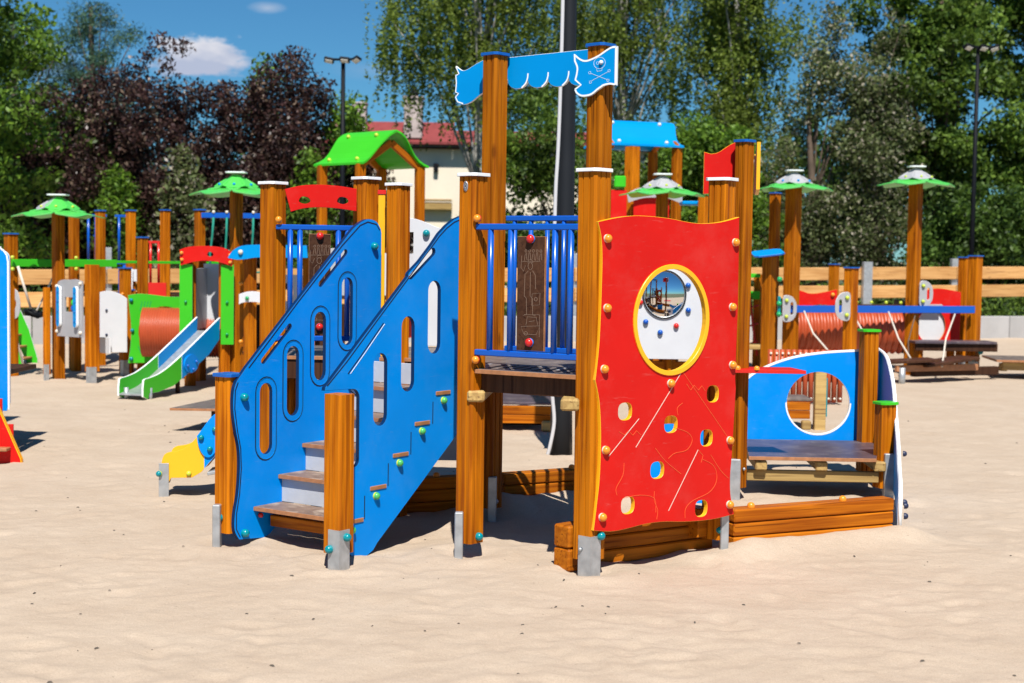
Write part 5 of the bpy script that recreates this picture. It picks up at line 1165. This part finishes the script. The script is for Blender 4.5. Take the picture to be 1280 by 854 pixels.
# ================================================================== TREES
def leaf_mesh(C, size, m, droop=0.0, aspect=.55, upb=0.35):
    """C: (n,3) leaf centres. each leaf a small folded rhombus"""
    n = len(C); size = np.broadcast_to(size, (n,))*rng.uniform(.6, 1.35, n)
    a = rng.normal(size=(n, 3)); a[:, 2] = a[:, 2]*(1-droop)-droop*1.5; a /= np.linalg.norm(a, axis=1)[:, None]
    b = rng.normal(size=(n, 3)); b[:, 2] *= (1-upb); b -= a*np.sum(a*b, 1)[:, None]; b /= np.linalg.norm(b, axis=1)[:, None]
    nn = np.cross(a, b)
    s = size[:, None]; V = np.empty((n, 4, 3))
    V[:, 0] = C-a*s*.5; V[:, 1] = C+b*s*aspect*.5+nn*s*.08; V[:, 2] = C+a*s*.5; V[:, 3] = C-b*s*aspect*.5+nn*s*.08
    me = bpy.data.meshes.new('foliage'); me.vertices.add(4*n); me.vertices.foreach_set('co', V.reshape(-1))
    me.loops.add(4*n); me.loops.foreach_set('vertex_index', np.arange(4*n)); me.polygons.add(n); me.polygons.foreach_set('loop_start', np.arange(0, 4*n, 4))
    me.update(calc_edges=True); me.materials.append(MATS[m]); return me
def trunk_mesh(base, top, r0, limbs, m):
    """one mesh: tapered bent trunk and limbs"""
    bm = bmesh.new()
    def add(pts, rr, seg=7):
        me = tube_mesh(pts, rr, m, seg); bm.from_mesh(me); bpy.data.meshes.remove(me)
    b, t = Vector(base), Vector(top); n = 7; pts = []
    for i in range(n+1):
        f = i/n; p = b.lerp(t, f)+Vector((sin(f*5+b.x)*.12*f, cos(f*4+b.y)*.12*f, 0)); pts.append(p)
    add(pts, [r0*(1-.8*i/n)+.01 for i in range(n+1)], 9)
    for e in limbs:
        e = Vector(e); f = min(.9, max(.12, ((e.z-b.z)/(t.z-b.z+1e-6))*.62)); s = pts[int(f*n)]
        mid = s.lerp(e, .5)+Vector((0, 0, .12*(e-s).length)); q = [s, s.lerp(mid, .55), mid, mid.lerp(e, .55), e]; r = r0*.32*(1-f*.6)
        add(q, [r, r*.8, r*.6, r*.38, .008], 5)
    me = bpy.data.meshes.new('trunk'); bm.to_mesh(me); bm.free(); me.materials.append(MATS[m]); me.polygons.foreach_set('use_smooth', [True]*len(me.polygons)); return me
def clumps(n, cx, cy, zc, rx, ry, rz, shell=.45, lo=0.0):
    d = rng.normal(size=(n, 3)); d /= np.linalg.norm(d, axis=1)[:, None]; r = (shell+(1-shell)*rng.random(n))[:, None]
    P = np.array([cx, cy, zc])+d*r*np.array([rx, ry, rz]); P[:, 2] = np.maximum(P[:, 2], lo); return P
def crown(envs, n_cl, per, cr, flat=.7):
    out = []
    tot = sum(e[6] for e in envs)
    CL = []
    for e in envs:
        k = max(2, int(n_cl*e[6]/tot)); c = clumps(k, *e[:6], lo=e[2]-e[5]); CL.append(c)
    CL = np.concatenate(CL); m = len(CL)
    rad = cr*rng.uniform(.45, 1.3, m); cnt = np.maximum(8, (per*(rad/cr)**2).astype(int)); idx = np.repeat(np.arange(m), cnt)
    d = rng.normal(size=(len(idx), 3)); d /= np.linalg.norm(d, axis=1)[:, None]; r = rng.random(len(idx))**.45
    P = CL[idx]+d*(r*rad[idx])[:, None]*np.array([1, 1, flat]); return P, CL
def tree(name, label, cat, x, y, envs, m, n_cl=60, per=220, cr=.5, leaf=.11, trunk_r=.16, top=None, bark='bark', group=None, flat=.7, n_limb=14, upb=.35):
    t = thing(name, label, cat, (x, y, 0), group)
    E = [(x+e[0], y+e[1], e[2], e[3], e[4], e[5], e[3]*e[4]*e[5]) for e in envs]
    P, CL = crown(E, n_cl, per, cr, flat); P = P[P[:, 2] > .02]
    o = np.array([x, y, 0]); part('crown', leaf_mesh(P-o, leaf, m, upb=upb), t, T(x, y, 0))
    zt = top or max(e[2] for e in E); sel = CL[rng.permutation(len(CL))[:n_limb]]
    part('trunk', trunk_mesh((0, 0, -.1), (E[0][0]-x, E[0][1]-y, zt), trunk_r, [tuple(v-o) for v in sel], bark), t, T(x, y, 0)); return t
TG = 'trees beyond the fence'
# left: big bright maple
tree('maple_tree', 'big bright green leafy tree filling the left edge of the picture', 'tree', -9.2, 24.5, [(0, 0, 4.2, 1.75, 1.9, 2.6), (.3, .3, 2.2, 1.5, 1.6, 1.6), (.5, -.2, 4.9, .8, .9, .9), (-1.2, .5, 5.5, 2.0, 2, 2.6)], 'leaf_bright', 120, 300, .48, .115, .2, group=TG, n_limb=20)
tree('maple_tree', 'dark green bushy tree low behind the left palm post', 'tree', -8.3, 28.5, [(0, 0, 1.7, 1.9, 1.3, 1.6), (-.9, 0, 3.2, 1.2, 1.0, 1.3), (.2, 0, 3.4, .8, .9, .9)], 'leaf_mid', 80, 240, .45, .11, .14, group=TG)
# pines
def pine(x, y, h, w, label, n=26, gap=.16):
    t = thing('pine_tree', label, 'tree', (x, y, 0), TG); Ps = []; tips = []
    for k in range(n):
        f = (k+.5)/n; z = h*(.35+.65*f); L_ = w*(1-f)**.7*rng.uniform(.35, 1.35)+.22; a = k*2.4
        for j in range(2):
            aa = a+j*2.1+rng.uniform(-.3, .3); e = np.array([cos(aa)*L_, sin(aa)*L_, z+.28*L_]); tips.append(e); s = np.array([0, 0, z-.1])
            m = int(90+300*L_); u = 1-.75*rng.random(m)**1.6; c = s+(e-s)*u[:, None]+rng.normal(size=(m, 3))*np.array([.16, .16, .12]); Ps.append(c)
    part('crown', leaf_mesh(np.concatenate(Ps), .11, 'leaf_pine', aspect=.22, upb=0), t, T(x, y, 0))
    part('trunk', trunk_mesh((0, 0, -.1), (0, 0, h), .17, [tuple(e) for e in tips[::3]], 'bark'), t, T(x, y, 0))
pine(-10.25, 36.5, 7.25, 1.9, 'blue-green pine with loose top rising above the purple shrubs')
pine(-12.0, 36.0, 6.9, 2.2, 'blue-green pine partly hidden behind the bright left tree')
# purple plums
pl = [(-9.35, 28.0, 4.1, 1.1, 'purple-leaved plum nearest the bright left tree'), (-7.95, 28.4, 4.75, 1.25, 'purple-leaved plum below the pine top'), (-6.55, 27.8, 5.35, 1.2, 'tallest purple-leaved plum, under the white cloud'),
      (-5.35, 28.3, 4.75, 1.15, 'purple-leaved plum between the cloud and the left floodlight pole'), (-4.30, 27.9, 5.05, 1.05, 'purple-leaved plum left of the green roof tower'), (-3.45, 28.6, 4.1, .9, 'low purple-leaved plum at the floodlight pole foot')]
for x, y, h, w, lb_ in pl:
    tree('plum_tree', lb_, 'tree', x, y, [(0, 0, h*.50, w, w, h*.50), (.1, 0, h*.72, w*.8, w*.6, h*.26), (-.35, 0, h*.80, w*.42, .4, h*.17), (.5, -.1, h*.3, w*.7, w*.7, h*.3)], 'leaf_plum', 115, 260, .36, .085, .08, top=h*.70, group='purple plum trees', n_limb=22, flat=.9)
# slender shoots of green among the plums
for x, y, h, w, mm, lb_ in ((-4.75, 28.9, 5.3, .5, 'leaf_bright', 'fresh green shrub top standing out above the purple plums'), (-3.25, 28.0, 4.5, .45, 'leaf_bright', 'small fresh green tree right of the left floodlight pole'),
                            (-7.2, 27.0, 2.9, .35, 'leaf_bright', 'thin yellow-green sapling in front of the purple plums'), (-8.5, 29.5, 4.2, .7, 'leaf_dusty', 'pale dusty green shrub between plums and left tree'), (-2.9, 30.5, 2.9, .8, 'leaf_dusty', 'low dusty shrub before the cream house wall'), (-3.7, 27.0, 3.6, .38, 'leaf_bright', 'thin fresh green shoot in front of the floodlight pole'), (-6.0, 26.9, 3.1, .5, 'leaf_dusty', 'dusty twiggy shrub in front of the tallest plum')):
    tree('young_tree', lb_, 'tree', x, y, [(0, 0, h*.52, w, w, h*.48)], mm, 42, 130, .28, .10, .05, top=h*.75, group='young trees behind the fence', n_limb=14, flat=1.2)
# dark shrub before house
tree('plum_tree', 'small dark purple shrub against the cream house wall', 'shrub', -2.2, 31, [(0, 0, 1.2, .75, .6, 1.15), (.5, 0, .9, .6, .5, .9)], 'leaf_plum', 40, 200, .3, .085, .05, group='purple plum trees')
tree('shrub', 'green bush glimpsed between the stair rail and the ship deck', 'shrub', -.3, 29, [(0, 0, 1.3, 1.0, .8, 1.3), (1.0, .3, 1.1, .9, .8, 1.1)], 'leaf_dark', 60, 240, .36, .10, .06)
# weeping birches
def birch(x, y, h, rx, label, n_grp, body=0, m='leaf_birch', lean=0, lo=.45, lens=(1.0, 3.2), zmin=.8):
    """white trunk, arching limbs; strands hang in bunches from the limb ends, body adds leafy clumps"""
    t = thing('birch_tree', label, 'tree', (x, y, 0), 'weeping birches'); Ps = []; ends = []
    for k in range(n_grp):
        a = rng.uniform(0, 2*pi); f = rng.uniform(.15, 1.0); rr = rx*(.15+.85*rng.random())*(1.12-.45*f)
        e = np.array([lean*f+cos(a)*rr, sin(a)*rr*.8, h*(lo+(1-lo)*f)]); ends.append(e)
        for j in range(int(rng.integers(9, 22))):
            p = e+rng.normal(size=3)*np.array([.20, .20, .16]); ln = rng.uniform(*lens)*rng.uniform(.35, 1.0); k2 = int(ln*26)+6
            v = rng.random(k2)**.9; dr = rng.normal(size=2)*.16
            Ps.append(np.stack([p[0]+dr[0]*v+rng.normal(size=k2)*.045*(1-.4*v), p[1]+dr[1]*v+rng.normal(size=k2)*.045, p[2]-ln*v], 1))
    if body:
        c = clumps(body, lean*.6, 0, h*.66, rx*.8, rx*.6, h*.34, .2)
        for q in c:
            k2 = int(rng.integers(60, 200)); rd = rng.uniform(.25, .55); d = rng.normal(size=(k2, 3)); d /= np.linalg.norm(d, axis=1)[:, None]
            Ps.append(q+d*(rng.random(k2)**.5)[:, None]*rd*np.array([1, 1, .9]))
    P = np.concatenate(Ps); P = P[P[:, 2] > zmin-.9*np.clip(P[:, 0], 0, 3)+rng.normal(size=len(P))*.12]
    part('crown', leaf_mesh(P, .085, m, droop=.35, aspect=.65), t, T(x, y, 0))
    part('trunk', trunk_mesh((0, 0, -.1), (lean, 0, h*.95), .16, [tuple(e) for e in ends[::2]], 'birch_bark'), t, T(x, y, 0))
birch(-.85, 34, 10.5, 3.2, 'large weeping birch with hanging strands above the cream house', 98, 30, lens=(1.0, 3.0), zmin=3.9)
birch(2.6, 37, 10.8, 2.6, 'leafy birch behind the thick dark lighting pole', 60, 60, lens=(.6, 2.0))
birch(5.2, 35, 10.0, 1.9, 'birch with white trunk right of the blue roof tower', 64, 120, lens=(.5, 1.8), lo=.3)
# dense greens in the middle
tree('shrub', 'dense dark green bush behind the ship deck and dark pole', 'shrub', .9, 29.5, [(0, 0, 2.1, 1.6, 1.0, 1.9), (-.4, 0, 3.7, 1.0, .8, 1.0)], 'leaf_mid', 110, 260, .42, .10, .10)
tree('shrub', 'mid green bush beneath the blue roof tower', 'shrub', 2.7, 30.5, [(0, 0, 1.8, 1.2, 1.0, 1.8), (.5, 0, 2.6, .8, .8, 1.0)], 'leaf_mid', 90, 260, .42, .10, .10)
tree('shrub', 'light green rounded bush between blue roof and red flag', 'shrub', 4.0, 29.5, [(0, 0, 2.4, 1.1, 1.0, 2.0), (-.5, 0, 3.3, .75, .7, .8), (.6, .3, 1.4, .9, .9, 1.3)], 'leaf_bright', 110, 260, .42, .10, .10)
# dusty blossom tree
tree('blossoming_tree', 'dusty grey-brown tree with faded blossom between birch and right trees', 'tree', 6.2, 31, [(0, 0, 3.2, 1.2, 1.1, 2.8), (.25, 0, 5.6, .85, .7, 1.4), (-.4, 0, 1.5, 1.1, 1, 1.4)], 'leaf_dusty', 120, 230, .38, .088, .14, top=4.6, group=TG, n_limb=30, flat=1.0)
tree('blossoming_tree', 'second dusty tree with pale blossom low behind the right palm posts', 'tree', 7.4, 30.5, [(0, 0, 2.8, 1.0, 1.0, 2.5), (.1, 0, 5.1, .85, .6, 1.4)], 'leaf_dusty', 95, 230, .36, .088, .12, top=4.2, group=TG, n_limb=24, flat=1.0)
# big right trees
tree('leafy_tree', 'tall dark leafy tree at top right behind the right palm post', 'tree', 9.0, 31.5, [(0, 0, 4.9, 1.9, 1.8, 2.4), (-.8, 0, 3.2, 1.2, 1.2, 1.8), (.3, 0, 7.2, 1.6, 1.4, 1.6), (-1.3, 0, 6.4, .8, .8, 1.3)], 'leaf_mid', 185, 270, .46, .12, .20, group=TG, n_limb=30)
tree('leafy_tree', 'broad leafy tree filling the right edge of the picture', 'tree', 11.6, 31, [(0, 0, 4.6, 2.0, 1.8, 2.8), (-.5, -.4, 2.3, 2.0, 1.4, 2.0), (0, 0, 7.2, 1.6, 1.4, 1.6)], 'leaf_mid', 190, 270, .46, .12, .20, group=TG, n_limb=30)
tree('shrub', 'dark green hedge bush behind the rightmost palm post', 'shrub', 9.2, 29.2, [(0, 0, 1.5, 1.4, .9, 1.5)], 'leaf_dark', 80, 250, .40, .105, .06)
tree('shrub', 'bright green bush low at the far right behind the fence', 'shrub', 11.2, 29.3, [(0, 0, 1.3, 1.3, .9, 1.3)], 'leaf_bright', 70, 250, .40, .105, .06)
# dark wood behind everything, reads as one mass
E = [(x, 41+rng.uniform(-1, 1), 1.8, 2.0, 1.2, 2.2, 1) for x in (-17, -14.5, -12, -9.5, -7)]+[(x, 41+rng.uniform(-1, 1), 2.4, 2.2, 1.2, 3.0, 1) for x in (6, 8.5, 11, 13.5, 16, 18.5)]
P, CL = crown(E, 480, 170, .8, .8); P = P[P[:, 2] > 0]
part('distant_wood', leaf_mesh(P, .20, 'leaf_dark'), None, None, 'dark green wood beyond the garden trees', 'stuff'); bpy.data.objects['distant_wood']['category'] = 'wood'
# weeds along the wall
P = np.stack([rng.uniform(-12, 14, 26000), np.zeros(26000), rng.random(26000)**1.6*.9], 1)
t = (P[:, 0]+12.5)/cos(wyaw); P[:, 1] = WA.y+wdn.y*t+.45+rng.random(26000)*1.6; P[:, 2] *= .5+.7*vnoise(P[:, 0]*1.3+30, P[:, 1]+3, 31)
w_ = part('weeds', leaf_mesh(P, .10, 'leaf_mid', aspect=.35), None, None, 'green weeds growing behind the concrete wall', 'stuff'); w_['category'] = 'weeds'

# bark crumbs and pebbles on the sand
V = []; Fc = []
for k in range(170):
    y = 3.6+9*rng.random()**1.3; x = rng.uniform(-.36, .36)*y; s = rng.uniform(.0018, .0062); z = float(Z[min(len(ys)-1, np.searchsorted(ys, y)), min(len(xs)-1, np.searchsorted(xs, x))])
    a = rng.uniform(0, pi); n = len(V)
    for (u, v, w) in ((-1.6, -.6, 0), (1.6, -.5, 0), (1.4, .7, 0), (-1.3, .6, 0), (-.9, -.2, .9), (.9, -.1, .7), (.5, .4, .8)):
        V.append((x+(u*cos(a)-v*sin(a))*s, y+(u*sin(a)+v*cos(a))*s, z+w*s+.001))
    Fc += [tuple(n+i for i in f) for f in ((0, 1, 5, 4), (1, 2, 6, 5), (2, 3, 4, 6), (3, 0, 4), (4, 5, 6))]
pb = part('bark_crumbs', mesh_from(V, Fc, 'pebble'), None, None, 'dark bark crumbs and pebbles scattered on the sand', 'stuff'); pb['category'] = 'crumbs'
